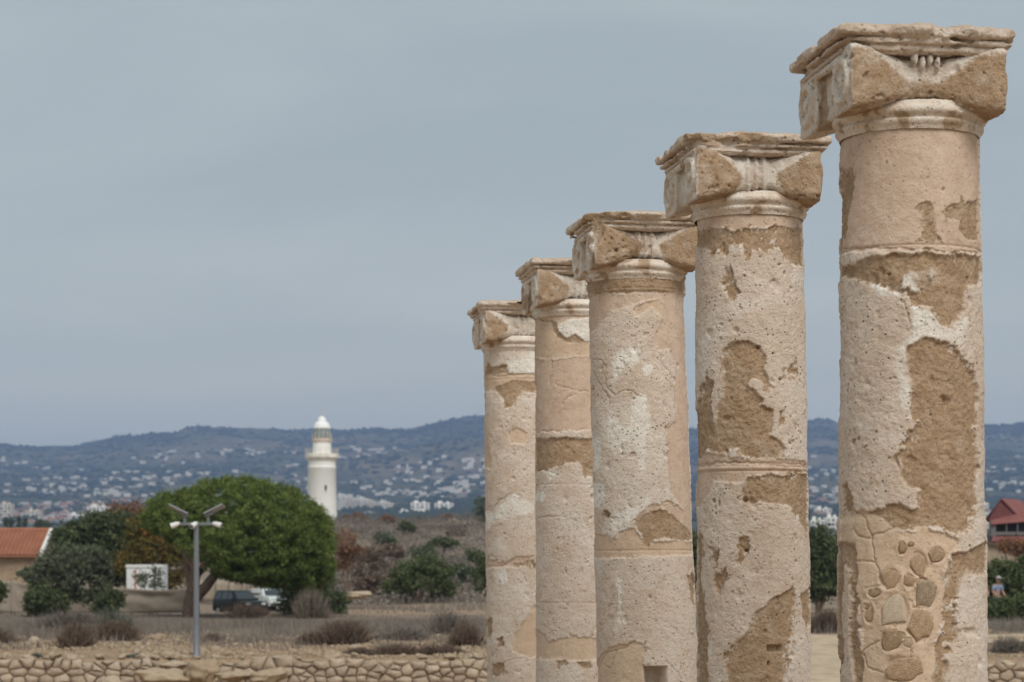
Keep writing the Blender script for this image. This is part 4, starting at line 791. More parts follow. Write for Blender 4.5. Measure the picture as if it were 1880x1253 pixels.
for lab, b, Y, m_ in [('small dark green bush high on the dry slope', (745, 968, 19, 8), 230, 'dark_leaf'), ('wide dark green bush halfway up the dry slope', (812, 996, 28, 7), 190, 'dark_leaf'), ('low grey green bush beside the wide dark one on the slope', (715, 993, 10, 4), 190, 'olive_leaf'), ('dark bush on the slope by the farthest column', (872, 1022, 14, 6), 165, 'dark_leaf'), ('reddish brown bush on the crest beside the lighthouse foot', (650, 950, 26, 8), 290, 'rust_leaf'), ('reddish brown bush on the crest right of the lighthouse', (712, 955, 16, 8), 280, 'rust_leaf'), ('grey green bush below the crest, right of the rust orange bush', (700, 985, 16, 7), 215, 'olive_leaf'), ('dull olive bush low on the slope above the round green bush', (778, 1015, 22, 8), 160, 'olive_leaf'), ('brown bush low on the slope right of the rust orange bush', (722, 1012, 18, 9), 165, 'brown_dry'), ('brown bush beside the dark one on the upper slope', (838, 978, 18, 6), 225, 'brown_dry'), ('olive bush at the right shoulder of the round green bush', (850, 1050, 18, 10), 140, 'olive_leaf'), ('reddish brown bush on the crest near the farthest column', (820, 952, 16, 7), 285, 'rust_leaf'), ('dull green bush on the crest near the apartment towers', (775, 958, 14, 6), 280, 'olive_leaf')]:
    plant('slope_bush', lab, 'bush', Y, b[0], [b, (b[0] + b[2] * .4, b[1] + 2, b[2] * .6, b[3] * .8)], M[m_], 40, .22, .13, group='bushes on the dry slope')
plant('evergreen_tree', 'dark evergreen tree seen between the two nearest columns', 'tree', 106, 1500, [(1500, 1005, 26, 40), (1520, 1040, 26, 36), (1495, 1050, 30, 40), (1530, 1068, 24, 26), (1512, 1078, 36, 22)], M['dark_leaf'], 44, .18, .1)
plant('bush', 'green bush beside the right edge of the gap between the two nearest columns', 'bush', 118, 1548, [(1550, 990, 18, 14), (1548, 1060, 20, 30), (1560, 1035, 20, 26)], M['green_leaf'], 40, .17, .09)
plant('evergreen_tree', 'dark tree seen through the slit between second and middle column', 'tree', 108, 1285, [(1280, 1000, 24, 30), (1285, 1045, 26, 45)], M['dark_leaf'], 44, .18, .1)
plant('shrub', 'big green shrub behind the walkers, right of the nearest column', 'shrub', 102, 1850, [(1840, 1062, 36, 32), (1870, 1075, 32, 44), (1820, 1090, 26, 36), (1850, 1115, 42, 32), (1890, 1050, 26, 30)], M['green_leaf'], 46, .16, .09)
plant('shrub', 'low green shrub hiding the legs of the walkers at the right', 'shrub', 93, 1850, [(1838, 1122, 30, 20), (1870, 1118, 30, 28), (1815, 1128, 20, 14)], M['green_leaf'], 40, .13, .08)
plant('turning_bush', 'orange brown bush below the red roofed house', 'bush', 122, 1866, [(1866, 1006, 22, 14), (1840, 1002, 16, 10), (1885, 1020, 18, 18)], M['rust_leaf'], 34, .18, .085)
for i, (px, h_) in enumerate([(11, 16), (21, 14), (35, 17), (46, 15)]):
    plant('cypress', ('leftmost', 'second', 'third', 'last')[i] + ' of four tiny cypresses above the tiled house roof', 'tree', 620, px, [(px, 968 - h_ / 2, 3, h_ * .62, .5, 26)], M['dark_leaf'], 20, .25, .28, group='cypresses above the roof')
plant('far_tree', 'small round tree above the right end of the tiled roof', 'tree', 560, 78, [(78, 966, 16, 10, 2.2, 60)], M['dark_leaf'], 26, .4, .28)
# dry stalky clumps
def stalks(name, label, px, y, w_, h_, Y, mat, n=420, cat='dry bush'):
    SEED[0] += 1; r_ = np.random.RandomState(SEED[0]); s = Y / FPX; x0 = (px - 940) * Y / FPX; g = gz(x0, Y)
    W = w_ * s; H = h_ * s; lob = r_.randint(0, 4, n); lc = r_.uniform(-.5, .5, 4); lh = r_.uniform(.55, 1.1, 4); bx = lc[lob] * W + r_.normal(0, W * .2, n); by = r_.normal(0, W * .3, n); H = H * lh[lob]; d = np.stack([bx * .5 + r_.normal(0, W * .22, n), by * .5 + r_.normal(0, W * .22, n), H * r_.uniform(.4, 1.5, n) * np.exp(-(bx / W) ** 2)], 1)
    b = np.stack([bx, by, G(bx + x0, by + Y) - g - .02], 1); sd = np.cross(d, r_.normal(size=(n, 3))); sd = sd / np.linalg.norm(sd, axis=1)[:, None] * r_.uniform(.004, .011, n)[:, None]
    tip = b + d; mid = b + d * .55 + r_.normal(0, .03, (n, 3)); V = np.stack([b - sd, b + sd, mid + sd * 1.3, tip, mid - sd * 1.3], 1).reshape(-1, 3)
    Fq = np.arange(5 * n).reshape(-1, 5); root = empty(name, (x0, Y, g)); tag(root, label, cat, 'dry bushes on the bank'); o = mesh_obj('stems', V, Fq, mat, root); t = o.data.attributes.new('tint', 'FLOAT', 'POINT'); t.data.foreach_set('value', np.repeat(np.clip(r_.normal(.5, .2, n), 0, 1), 5).astype(np.float32))
    k = n * 3; jj = r_.randint(0, n, k); pp = b[jj] + d[jj] * r_.uniform(.25, 1., (k, 1)) + r_.normal(0, W * .06, (k, 3)); pp[:, 2] = np.abs(pp[:, 2]); tag(o, kind='stuff'); o = leaf_mesh('twigs', pp, np.full(k, .042), r_.normal(.45, .2, k), mat, root, SEED[0], aspect=.22); tag(o, kind='stuff')
for a in [('dark brown dry bush on the bank at the far left', 138, 1190, 36, 34, 64, 'brown_dry'), ('tall grey dry bush behind the dark brown one at the left', 118, 1165, 62, 38, 78, 'grey_dry'), ('grey brown dry bush left of the sage green bush', 165, 1180, 40, 26, 70, 'grey_dry'), ('sage green dry bush in front of the fabric fence', 212, 1170, 34, 42, 74, 'sage_leaf'), ('brown dry bush under the sage green one', 205, 1185, 44, 28, 69, 'brown_dry'), ('dry bush cut by the left edge on the bank', -2, 1190, 26, 24, 67, 'brown_dry'),
          ('large dark brown dry bush on the bank in the middle of the left half', 625, 1195, 58, 40, 66, 'brown_dry'), ('brown dry bush at the left foot of the large dark one', 570, 1195, 26, 22, 66, 'brown_dry'), ('low grey dry bush right of the large dark brown bush', 740, 1185, 50, 24, 70, 'grey_dry'), ('dark brown dry bush beside the farthest column', 860, 1196, 32, 36, 65, 'brown_dry'), ('grey dry bush behind the one beside the farthest column', 820, 1175, 50, 34, 76, 'grey_dry'), ('small brown dry bush right of the lamp post', 395, 1185, 18, 14, 68, 'brown_dry'),
          ('low brown scrub on the bank edge, just left of the farthest column', 800, 1203, 40, 15, 59, 'brown_dry'), ('low brown scrub on the bank edge below the low grey dry bush', 735, 1204, 44, 15, 59, 'brown_dry'), ('low brown scrub on the bank edge under the large dark bush', 665, 1206, 34, 13, 58.5, 'brown_dry'), ('greenish brown weeds in front of the dark car', 450, 1130, 40, 24, 97, 'brown_dry'), ('tall pale weeds in front of the tangled shrub', 570, 1135, 34, 40, 97, 'straw'), ('grey dry bush right of the nearest column above the wall', 1850, 1205, 40, 24, 60, 'grey_dry'), ('grey brown dry brush between the two nearest columns', 1518, 1165, 36, 34, 78, 'brown_dry'), ('small sage green tuft on the wall at the left', 66, 1212, 12, 8, 56.5, 'sage_leaf'), ('small sage green tuft on the wall left of the lamp post', 245, 1212, 14, 8, 56.5, 'sage_leaf')]:
    stalks('dry_bush', *a[:6], M[a[6]], n=int(500 + a[3] * a[4] * .8))
for i, (px, y, w_, h_, Y, lab) in enumerate([(655, 1094, 30, 9, 122, 'pale tan rock outcrop at the foot of the slope right of the pine'), (640, 1068, 22, 5, 140, 'thin pale rock ledge above the outcrop right of the pine'), (833, 960, 13, 7, 275, 'pale ruined block of masonry on the crest near the farthest column'), (795, 962, 22, 3, 270, 'pale ledge on the crest left of the ruined masonry'), (700, 966, 18, 3, 268, 'pale ledge on the crest right of the lighthouse')]):
    p = at(px, y, Y); s_ = Y / FPX; tag(link_mesh('rock_outcrop', BOULD[(i + 1) % 4], None, p, (0, 0, rnd.uniform(-.3, .3)), (w_ * s_, w_ * s_ * .8, h_ * s_)), lab, 'rock', 'rock outcrops on the slope')
# dry grass over the flat behind the bank and low scrub up the slope
def blades(n, seed, yr, pxr, hh, wd):
    r_ = np.random.RandomState(seed); Y = r_.uniform(*yr, n); px = r_.uniform(*pxr, n); X = (px - 940) * Y / FPX
    ok = fbm(X, Y, 4, .3, 2) + r_.normal(0, .25, n) > -.05 + np.interp(Y, [60, 68, 76], [.55, .35, 0.]); X, Y = X[ok], Y[ok]; n = len(X); Z = G(X, Y) - .02; h = r_.uniform(*hh, n) * (1 + .8 * fbm(X, Y, 7, .5, 2)) * np.interp(Y, [84, 96, 106, 112], [1, .3, .3, 1]); b = np.stack([X, Y, Z], 1)
    d = np.stack([r_.normal(0, .3, n) * h, r_.normal(0, .3, n) * h, h], 1); sd = np.stack([r_.normal(size=n), r_.normal(size=n) * .4, np.zeros(n)], 1); sd = sd / np.linalg.norm(sd, axis=1)[:, None] * wd
    V = np.stack([b - sd, b + sd, b + d], 1).reshape(-1, 3); return V, np.arange(3 * n).reshape(-1, 3), np.repeat(np.clip(.45 + .5 * fbm(X, Y, 11, .25, 2) + r_.normal(0, .09, n), 0, 1), 3)
for nm, lab, args in [('dry_grass', 'dry grey brown grass covering the flat behind the earth bank', (60000, 1, (60, 104), (-30, 910), (.12, .42), .014)), ('roadside_grass', 'dry grass right of the columns', (14000, 2, (75, 108), (1250, 1920), (.15, .5), .014)), ('slope_grass', 'dry grass tufts up the slope', (16000, 3, (106, 300), (540, 960), (.15, .4), .03))]:
    V, Fq, t_ = blades(*args); o = mesh_obj(nm, V, Fq, M['grey_dry']); tag(o, lab, 'grass', kind='stuff'); t = o.data.attributes.new('tint', 'FLOAT', 'POINT'); t.data.foreach_set('value', t_.astype(np.float32))
r_ = np.random.RandomState(77); P, T = [], []
for i in range(480):
    Y = r_.uniform(125, 300); px = r_.uniform(590, 930); x = (px - 940) * Y / FPX; s = r_.uniform(.5, 2.1); n = 100; d = r_.normal(size=(n, 3)) * np.array([s * .55, s * .55, s * .24]); d[:, 2] = np.abs(d[:, 2]); P.append(d + np.array([x, Y, gz(x, Y)])); T.append(np.clip(r_.normal(.42 + 1.3 * float(fbm(np.array([x]), np.array([Y]), 2, .035, 2)[0]), .05, n), 0, 1))
P = np.concatenate(P); o = leaf_mesh('scrub', P, np.full(len(P), .12), np.concatenate(T), M['grey_dry'], None, 5); tag(o, 'low grey dry scrub covering the slope', 'scrub', kind='stuff')
# ------------------------------------------------------------------ solar lamp post
M['galv'] = simple_mat('galvanised_steel', (.19, .20, .225), .45, .08, 3, .5, .3); M['white_case'] = simple_mat('white_casing', (.72, .72, .70), .5, .05, 4); M['panel_back'] = simple_mat('panel_backing', (.30, .30, .32), .5, .1, 4); M['cell'] = simple_mat('solar_cells', (.02, .025, .05), .2, .1, 9, .5)
LY = 57; lx = (360.5 - 940) * LY / FPX; lg = gz(lx, LY); lamp = empty('lamp_post', (lx, LY, lg)); tag(lamp, 'grey steel lamp post with two solar panels and three white floodlights', 'lamp post')
s_ = LY / FPX; zt = CAMZ + (1036 - 964) * s_ - lg
MB().lathe([(.105, -.2), (.105, .02), (.085, .05), (.075, .9), (.062, zt)], 16).build('pole', M['galv'], lamp, smooth=True)
MB().box((0, 0, .02), (.34, .34, .04)).build('base_plate', M['galv'], lamp, bevel=.006)
MB().box((0, 0, zt + .02), (.82, .07, .07)).build('crossarm', M['galv'], lamp, bevel=.008)
for s in (-1, 1):
    MB().tube([(s * .30, 0, zt + .03), (s * .30, 0, zt + .26)], .038, 10).build('panel_mast', M['galv'], lamp, smooth=True)
    m = Matrix.Rotation(-s * R(27), 3, 'Y') @ Matrix.Rotation(R(-12), 3, 'X'); c = Vector((s * .46, 0, zt + .38))
    p = MB().box(c, (.54, .36, .03), m).build('solar_panel', M['panel_back'], lamp, bevel=.004)
    MB().box(c + m @ Vector((0, 0, .022)), (.50, .32, .010), m).build('cells', M['cell'], p)
    MB().box(c + m @ Vector((-s * .17, 0, -.045)), (.22, .16, .06), m).build('battery_box', M['galv'], p, bevel=.01)
for (x, yy, rz, tilt) in [(-.47, 0, 90, 20), (0, -.12, 20, 30), (.46, 0, -90, 15)]:
    m = Matrix.Rotation(R(rz), 3, 'Z') @ Matrix.Rotation(R(tilt), 3, 'X'); d = m @ Vector((0, -1, 0)) if rz == 20 else m @ Vector((0, 1, 0)); a = Vector((x, yy, zt + .03))
    if rz != 20: d = Vector((math.copysign(1, x), -.25, -math.tan(R(tilt)))).normalized()
    else: d = Vector((-.45, -.8, -.4)).normalized()
    f = MB().tube([a - d * .05, a, a + d * .05, a + d * .20], [.03, .055, .065, .075], 12).build('floodlight', M['white_case'], lamp, smooth=True)
    MB().tube([a + d * .201, a + d * .207], .062, 12).build('lens', M['galv'], f)

# ------------------------------------------------------------------ lighthouse
M['lime'] = NT('whitewash', .85, .2); k = M['lime']; n = k.noise(.5, 5, .6); n2 = k.noise(2.2, 5, .65); c = k.ramp(n, [(.3, (.78, .765, .72)), (.7, (.87, .86, .83))]); k.color(k.mix(k.ramp(n2, [(.58, 0.), (.8, .35)]), c, (.55, .47, .36))); M['lime'] = k.m
M['lh_dome'] = simple_mat('white_painted_dome', (.80, .80, .79), .5, .04, 2); M['lh_pink'] = simple_mat('weathered_gallery', (.58, .47, .40), .85, .2, 2); M['lh_glass'] = simple_mat('lantern_glass', (.20, .25, .25), .15, .15, 3, .5); M['dark'] = simple_mat('dark_opening_and_shade', (.03, .03, .03), .8, .1, 3); M['rail'] = simple_mat('pale_railing', (.58, .54, .50), .7, .1, 3)
HY = 350; sp = HY / FPX; hx = (591 - 940) * sp; hz = lambda y: CAMZ + (1036 - y) * sp; hb = gz(hx, HY) - .3
lh = empty('lighthouse', (hx, HY, hb)); tag(lh, 'white round stone lighthouse with glazed lantern, gallery and dome', 'lighthouse')
L = lambda y: hz(y) - hb
MB().lathe([(29 * sp, 0), (28 * sp, L(960)), (25.6 * sp, L(862)), (26.4 * sp, L(861)), (26.4 * sp, L(858)), (25.2 * sp, L(857)), (25.2 * sp, L(845))], 48).build('tower', M['lime'], lh, smooth=True)
MB().lathe([(25 * sp, L(847)), (27 * sp, L(846)), (28.5 * sp, L(842)), (31 * sp, L(841)), (31 * sp, L(834)), (29 * sp, L(833.5)), (17 * sp, L(833))], 48).build('gallery', simple_mat('stained_whitewash', (.74, .69, .61), .85, .2, 1.2), lh, smooth=True)
MB().lathe([(17.6 * sp, L(834)), (16.8 * sp, L(812)), (18.6 * sp, L(811))], 40).build('watch_room', M['lime'], lh, smooth=True)
MB().lathe([(17 * sp, L(812.5)), (19 * sp, L(811)), (19 * sp, L(808)), (15.5 * sp, L(806.5)), (15.5 * sp, L(805))], 40).build('lantern_gallery', M['lh_pink'], lh, smooth=True)
lan = MB().lathe([(13.5 * sp, L(806)), (13.5 * sp, L(787))], 24).build('lantern', M['lh_glass'], lh)
for i in range(12):
    a = 2 * math.pi * (i + .5) / 12; MB().tube([(15 * sp * math.cos(a), 15 * sp * math.sin(a), L(806.5)), (15 * sp * math.cos(a), 15 * sp * math.sin(a), L(786.5))], .05, 6).build('mullion', M['rail'], lan)
    b = 2 * math.pi * i / 12; w_ = 2 * 15 * sp * math.sin(math.pi / 12) * .94; mm = Matrix.Rotation(b + math.pi / 2, 3, 'Z'); MB().box((14.6 * sp * math.cos(b), 14.6 * sp * math.sin(b), L(796.3)), (w_, .03, 19 * sp), mm).build('pane', M['lh_glass'], lan)
MB().lathe([(15 * sp, L(788)), (16.2 * sp, L(787)), (15.6 * sp, L(784)), (14.2 * sp, L(780)), (11.5 * sp, L(776.5)), (8.2 * sp, L(774.5)), (7.6 * sp, L(771)), (6.4 * sp, L(768)), (3.6 * sp, L(765.6)), (.8 * sp, L(764.8))], 36).build('dome', M['lh_dome'], lh, smooth=True)
MB().tube([(0, 0, L(766)), (.12, 0, L(757))], [.09, .05], 8).build('finial', M['rail'], lh); MB().tube([(-1.5 * sp, 0, L(766)), (-1.5 * sp, 0, L(760))], .03, 6).build('rod', M['rail'], lh); MB().box((.12 + 2 * sp * 0, 0, L(757)), (3 * sp, .1, .14)).build('wind_vane', M['rail'], lh)
for rad_, zlo, zhi, nm, npost in ((30 * sp, 834, 824, 'railing', 20), (18.4 * sp, 808, 797, 'lantern_railing', 14)):
    m = MB()
    for i in range(npost):
        a = 2 * math.pi * i / npost; m.tube([(rad_ * math.cos(a), rad_ * math.sin(a), L(zlo)), (rad_ * math.cos(a), rad_ * math.sin(a), L(zhi))], .035, 5)
    for q in (0., .5):
        zz = L(zhi) + (L(zlo) - L(zhi)) * q; m.tube([(rad_ * math.cos(2 * math.pi * i / 32), rad_ * math.sin(2 * math.pi * i / 32), zz) for i in range(33)], .03, 5)
    m.build(nm, M['rail'], lh)
a = math.asin(9 / 26.5); wy = MB(); ww = Vector((26.4 * sp * math.sin(a), -26.4 * sp * math.cos(a), L(897))); wn_ = MB().box(ww, (.30, .22, .85), Matrix.Rotation(a, 3, 'Z')).build('window', M['dark'], lh); MB().box(ww + Vector((0, -.02, -.47)), (.5, .3, .09), Matrix.Rotation(a, 3, 'Z')).build('sill', M['lime'], wn_)

# ------------------------------------------------------------------ tiled house at the left
def tile_mat():
    k = NT('clay_tiles', .9, .15); n = k.noise(1.2, 5, .6); n2 = k.noise(9, 4, .6); c = k.ramp(n, [(.3, (.33, .140, .085)), (.7, (.43, .195, .12))]); k.color(k.mix(k.ramp(n2, [(.4, .4), (.6, 0.)]), c, (.27, .12, .07))); return k.m
M['tile'] = tile_mat(); M['masonry'] = simple_mat('tan_masonry', (.34, .255, .175), .95, .22, 1.4, bump=.03); M['white_trim'] = simple_mat('white_trim', (.66, .65, .62), .7, .06, 3)
TY = 126; s_ = TY / FPX; tx1 = (74 - 940) * s_; tx0 = tx1 - 7.5; tg = gz((tx0 + tx1) / 2, TY); house = empty('tiled_house', ((tx0 + tx1) / 2, TY, tg)); tag(house, 'low stone house with red tiled roof and white gable edge at the left', 'house')
hl = (tx1 - tx0) / 2; ez = CAMZ + (1036 - 1019) * s_ - tg; rz_ = CAMZ + (1036 - 975) * (TY + 2.6) / FPX - tg + .05
m = MB(); m.box((0, 2.8, ez / 2 - .1), (2 * hl - .6, 4.6, ez + .2)); m.build('wall', M['masonry'], house)
for s in (-1, 1): MB().prism([(-.12, 0), (.12, 0)], 0, 0) if False else None
g = MB().add([(hl - .31, .5, ez - .05), (hl - .31, 5.1, ez - .05), (hl - .31, 2.8, rz_ - .12), (hl - .55, .5, ez - .05), (hl - .55, 5.1, ez - .05), (hl - .55, 2.8, rz_ - .12)], [(0, 1, 2), (5, 4, 3), (0, 3, 4, 1), (1, 4, 5, 2), (2, 5, 3, 0)]); g.build('gable', M['masonry'], house)
# roof: a deck with courses of barrel tiles over it
sl = math.hypot(2.7, rz_ - ez); m = MB()
rf = MB().add([(-hl, .05, ez - .04), (hl - .06, .05, ez - .04), (hl - .06, 2.8, rz_ - .03), (-hl, 2.8, rz_ - .03), (-hl, 5.55, ez - .04), (hl - .06, 5.55, ez - .04)] + [(-hl, .05, ez - .12), (hl - .06, .05, ez - .12), (hl - .06, 2.8, rz_ - .11), (-hl, 2.8, rz_ - .11), (-hl, 5.55, ez - .12), (hl - .06, 5.55, ez - .12)],
              [(0, 1, 2, 3), (3, 2, 5, 4), (6, 9, 8, 7), (9, 10, 11, 8), (0, 6, 7, 1), (4, 5, 11, 10), (1, 7, 8, 2), (2, 8, 11, 5), (0, 3, 9, 6), (3, 4, 10, 9)]).build('roof', M['tile'], house)
dy, dz = 2.75 / sl, (rz_ - ez) / sl; nrow = 11; rw = sl / nrow; ncol = int(2 * hl / .24)
for r_i in range(nrow):
    for c_i in range(ncol):
        x = -hl + .12 + c_i * .24; a0 = r_i * rw; a1 = a0 + rw * 1.12; vs = []
        for (aa, lift, rr) in ((a0, .055, .105), (a1, .015, .095)):
            for t in (0, .25, .5, .75, 1):
                th = math.pi * t; vs.append((x + rr * math.cos(th), .05 + dy * aa - dz * (lift + rr * .55 * math.sin(th)), ez - .04 + dz * aa + dy * (lift + rr * .55 * math.sin(th))))
        m.add(vs, [(i, i + 1, i + 6, i + 5) for i in range(4)] + [(0, 1, 2, 3, 4)])
tag(m.build('roof_tiles', M['tile'], rf), kind='stuff')
MB().tube([(-hl, 2.8, rz_ + .02), (hl - .06, 2.8, rz_ + .02)], .11, 8).build('ridge_tiles', M['tile'], rf)
MB().add([(hl - .05, -.1, ez - .16), (hl + .12, -.1, ez - .16), (hl + .12, 2.8, rz_ + .12), (hl - .05, 2.8, rz_ + .12), (hl - .05, -.1, ez + .10), (hl + .12, -.1, ez + .10), (hl + .12, 2.8, rz_ - .16), (hl - .05, 2.8, rz_ - .16)], [(0, 1, 6, 7), (4, 3, 2, 5), (0, 4, 5, 1), (1, 5, 2, 6), (0, 7, 3, 4), (7, 6, 2, 3)]).build('bargeboard', M['white_trim'], house)

# ------------------------------------------------------------------ fabric fence, cabin, canvas, cars
M['fabric'] = simple_mat('taupe_shade_fabric', (.30, .255, .205), .95, .12, .8); M['canvas'] = simple_mat('tan_canvas', (.34, .285, .225), .95, .12, .9); M['post'] = simple_mat('dark_fence_post', (.05, .045, .04), .8, .2, 4)
FY = 106; s_ = FY / FPX; xs = [(-40 - 940) * s_ + i * 3.0 for i in range(5)]; x_end = (352 - 940) * s_
xs = [(-60 - 940) * s_, (20 - 940) * s_, (118 - 940) * s_, (205 - 940) * s_, x_end]; fg = gz(-19, FY)
fence = empty('fabric_fence', (-19, FY, fg)); tag(fence, 'sagging taupe fabric fence on thin posts, left of the pine trunk', 'fence', kind='thing')
tops = [1060, 1066, 1070, 1077, 1080]
for i in range(4):
    n, q = 30, 12; V, Fq = [], []
    for a in range(n + 1):
        for b in range(q + 1):
            u, v = a / n, b / q; x = xs[i] + (xs[i + 1] - xs[i]) * u; sag = 4 * u * (1 - u); zt_ = CAMZ + (1036 - (tops[i] + (tops[i + 1] - tops[i]) * u)) * s_ - fg - .13 * sag; zb = .10
            fold = .10 * sag * math.sin(7 * (v + .35 * sag * .5)) * (v ** .5) + .02 * math.sin(u * 25 + v * 3)
            V.append((x + 19, -.04 - abs(fold) * .8 + .05 * math.sin(v * 9 + u * 4) * sag, zb + (zt_ - zb) * v))
    for a in range(n):
        for b in range(q): k_ = a * (q + 1) + b; Fq.append((k_, k_ + q + 1, k_ + q + 2, k_ + 1))
    o = mesh_obj('fabric_panel', V, Fq, M['fabric'], fence, smooth=True); sm = o.modifiers.new('thickness', 'SOLIDIFY'); sm.thickness = .01
for i, x in enumerate(xs): MB().tube([(x + 19, .05, -.2), (x + 19, .05, CAMZ + (1036 - tops[i]) * s_ - fg + .06)], .03, 8).build('post', M['post'], fence)
for x in np.arange(xs[0] + .4, x_end, .62): MB().tube([(x + 19, .06, -.15), (x + 19, .06, .32)], .022, 6).build('picket', M['post'], fence)
# canvas screen right of the trunk: hanging vertical folds
CY = 139; s_ = CY / FPX; x0, x1 = (356 - 940) * s_, (468 - 940) * s_; cg = gz(x0, CY); scr = empty('canvas_screen', ((x0 + x1) / 2, CY, cg)); tag(scr, 'tan canvas screen hanging in folds behind the pine trunk and cars', 'canvas screen')
n, q = 60, 4; V, Fq = [], []; zt_ = CAMZ + (1036 - 1066) * s_ - cg
for a in range(n + 1):
    for b in range(q + 1):
        u, v = a / n, b / q; V.append((x0 + (x1 - x0) * u - (x0 + x1) / 2, .13 * math.sin(u * 26 + .8 * math.sin(v * 3)) + .06 * math.sin(u * 61), .05 + (zt_ - .05 - .25 * max(0, u - .7)) * v))
for a in range(n):
    for b in range(q): k_ = a * (q + 1) + b; Fq.append((k_, k_ + q + 1, k_ + q + 2, k_ + 1))
o = mesh_obj('canvas', V, Fq, M['canvas'], scr, smooth=True); o.modifiers.new('thickness', 'SOLIDIFY').thickness = .012
for x in (-(x1 - x0) / 2, 0, (x1 - x0) / 2): MB().tube([(x, .2, -.1), (x, .2, zt_ + .05)], .03, 8).build('pole', M['post'], scr)
# white cabin
BY = 111; s_ = BY / FPX; x0, x1 = (232 - 940) * s_, (298 - 940) * s_; bg_ = gz(x0, BY); bw = x1 - x0; bh = CAMZ + (1036 - 1037) * s_ - bg_
cab = empty('site_cabin', ((x0 + x1) / 2, BY, bg_)); tag(cab, 'small white metal cabin with an orange strip, behind the fabric fence', 'cabin')
m = MB(); m.box((0, .9, bh / 2), (bw, 1.8, bh)); m.build('body', simple_mat('white_sheet_metal', (.68, .69, .70), .6, .05, 2), cab, bevel=.02)
for i in range(9):
    MB().box((-bw / 2 + .12 + i * (bw - .24) / 8, -.012, bh / 2 - .06), (.05, .02, bh - .34)).build('rib', M['white_case'], cab)
MB().box((0, -.02, bh - .08), (bw + .06, .05, .14)).build('roof_edge', M['white_case'], cab); MB().box((-bw / 2 + .46, -.03, bh * .62), (.07, .03, bh * .55)).build('orange_strip', simple_mat('orange_paint', (.50, .13, .05), .6, .1, 4), cab)
# cars
M['tyre'] = simple_mat('rubber', (.02, .02, .02), .9, .1, 6); M['car_glass'] = simple_mat('car_glass', (.03, .04, .045), .08, .1, 3, .6); M['rim'] = simple_mat('wheel_rim', (.35, .35, .36), .4, .1, 6, .5, .5); M['car_lamp'] = simple_mat('headlamp', (.55, .56, .58), .2, .05, 4, .6); M['plate'] = simple_mat('number_plate', (.6, .6, .55), .5, .05, 4)
def car(name, label, px, Y, rot, paint, suv=True):
    x = (px - 940) * Y / FPX; root = empty(name, (x, Y, gz(x, Y)), rot); root.scale = (.88, .92, .94); tag(root, label, 'car')      # local +x is the front
    W = 1.66; Lh = 1.95
    low = [(-Lh, .32), (-Lh, .86), (-Lh + .05, .98), (.75, 1.0), (1.75, .90), (1.95, .72), (1.97, .36), (1.72, .30), (1.55, .30)] + [(1.28 + .34 * math.cos(t), .30 + .34 * math.sin(t)) for t in np.linspace(0, math.pi, 9)] + [(.9, .28), (-.9, .28)] + [(-1.25 + .34 * math.cos(t), .30 + .34 * math.sin(t)) for t in np.linspace(0, math.pi, 9)] + [(-1.65, .30)]
    MB().prism(low, -W / 2, W / 2).build('body', paint, root, bevel=.03)
    top = 1.58 if suv else 1.45; cabp = [(-Lh + .06, .99), (-Lh + .22, top - .05), (-Lh + .35, top), (.10, top), (.22, top - .03), (.82, .99)]
    gh = MB(); zi = {}; n = len(cabp); V = [(a, s * (W / 2 - .02 - .16 * (b - .99) / .6), b) for s in (-1, 1) for a, b in cabp]; gh.add(V, [tuple(range(n)), tuple(range(2 * n - 1, n - 1, -1))] + [(i, i + n, (i + 1) % n + n, (i + 1) % n) for i in range(n)]); gh.build('cabin', paint, root, bevel=.03)
    for s in (-1, 1):
        for (a0, a1) in ((-1.68, -1.02), (-.94, -.22), (-.14, .52)):
            yb, yt = s * (W / 2 - .012), s * (W / 2 - .145); t1 = a1 if a1 < .4 else .16
            w_ = MB().add([(a0, yb, 1.03), (a1, yb, 1.03), (t1, yt, top - .09), (a0 + (.1 if a0 < -1.5 else 0), yt, top - .09), (a0, yb - s * .03, 1.03), (a1, yb - s * .03, 1.03), (t1, yt - s * .03, top - .09), (a0 + (.1 if a0 < -1.5 else 0), yt - s * .03, top - .09)], [(0, 1, 2, 3), (7, 6, 5, 4), (0, 4, 5, 1), (1, 5, 6, 2), (2, 6, 7, 3), (3, 7, 4, 0)]); w_.build('side_window', M['car_glass'], root)
        for wx in (1.28, -1.25):
            ty = MB().tube([(wx, s * (W / 2 - .20), .31), (wx, s * (W / 2 + .01), .31)], .31, 20).build('wheel', M['tyre'], root, bevel=.02); MB().tube([(wx, s * (W / 2 - .05), .31), (wx, s * (W / 2 + .022), .31)], .19, 14).build('rim', M['rim'], ty)
        MB().box((1.90, s * .58, .76), (.12, .30, .14)).build('headlight', M['car_lamp'], root, bevel=.02); MB().box((.62, s * (W / 2 + .08), 1.06), (.14, .16, .12)).build('wing_mirror', paint, root, bevel=.02)
    MB().add([(.80, -.70, 1.03), (.80, .70, 1.03), (.27, .58, top - .08), (.27, -.58, top - .08), (.86, -.70, 1.05), (.86, .70, 1.05), (.33, .58, top - .07), (.33, -.58, top - .07)], [(0, 1, 2, 3), (7, 6, 5, 4), (0, 4, 5, 1), (1, 5, 6, 2), (2, 6, 7, 3), (3, 7, 4, 0)]).build('windscreen', M['car_glass'], root)
    MB().box((1.975, 0, .42), (.05, .46, .11)).build('number_plate', M['plate'], root); MB().box((1.96, 0, .70), (.05, .78, .13)).build('grille', M['dark'], root); MB().box((1.93, 0, .42), (.14, 1.6, .2)).build('bumper', M['post'], root, bevel=.03)
    return root
car('dark_car', 'dark green off road car parked beside the canvas screen under the pine', 440, 128, R(-50), simple_mat('dark_green_paint', (.008, .013, .013), .4, .1, 3, .25))
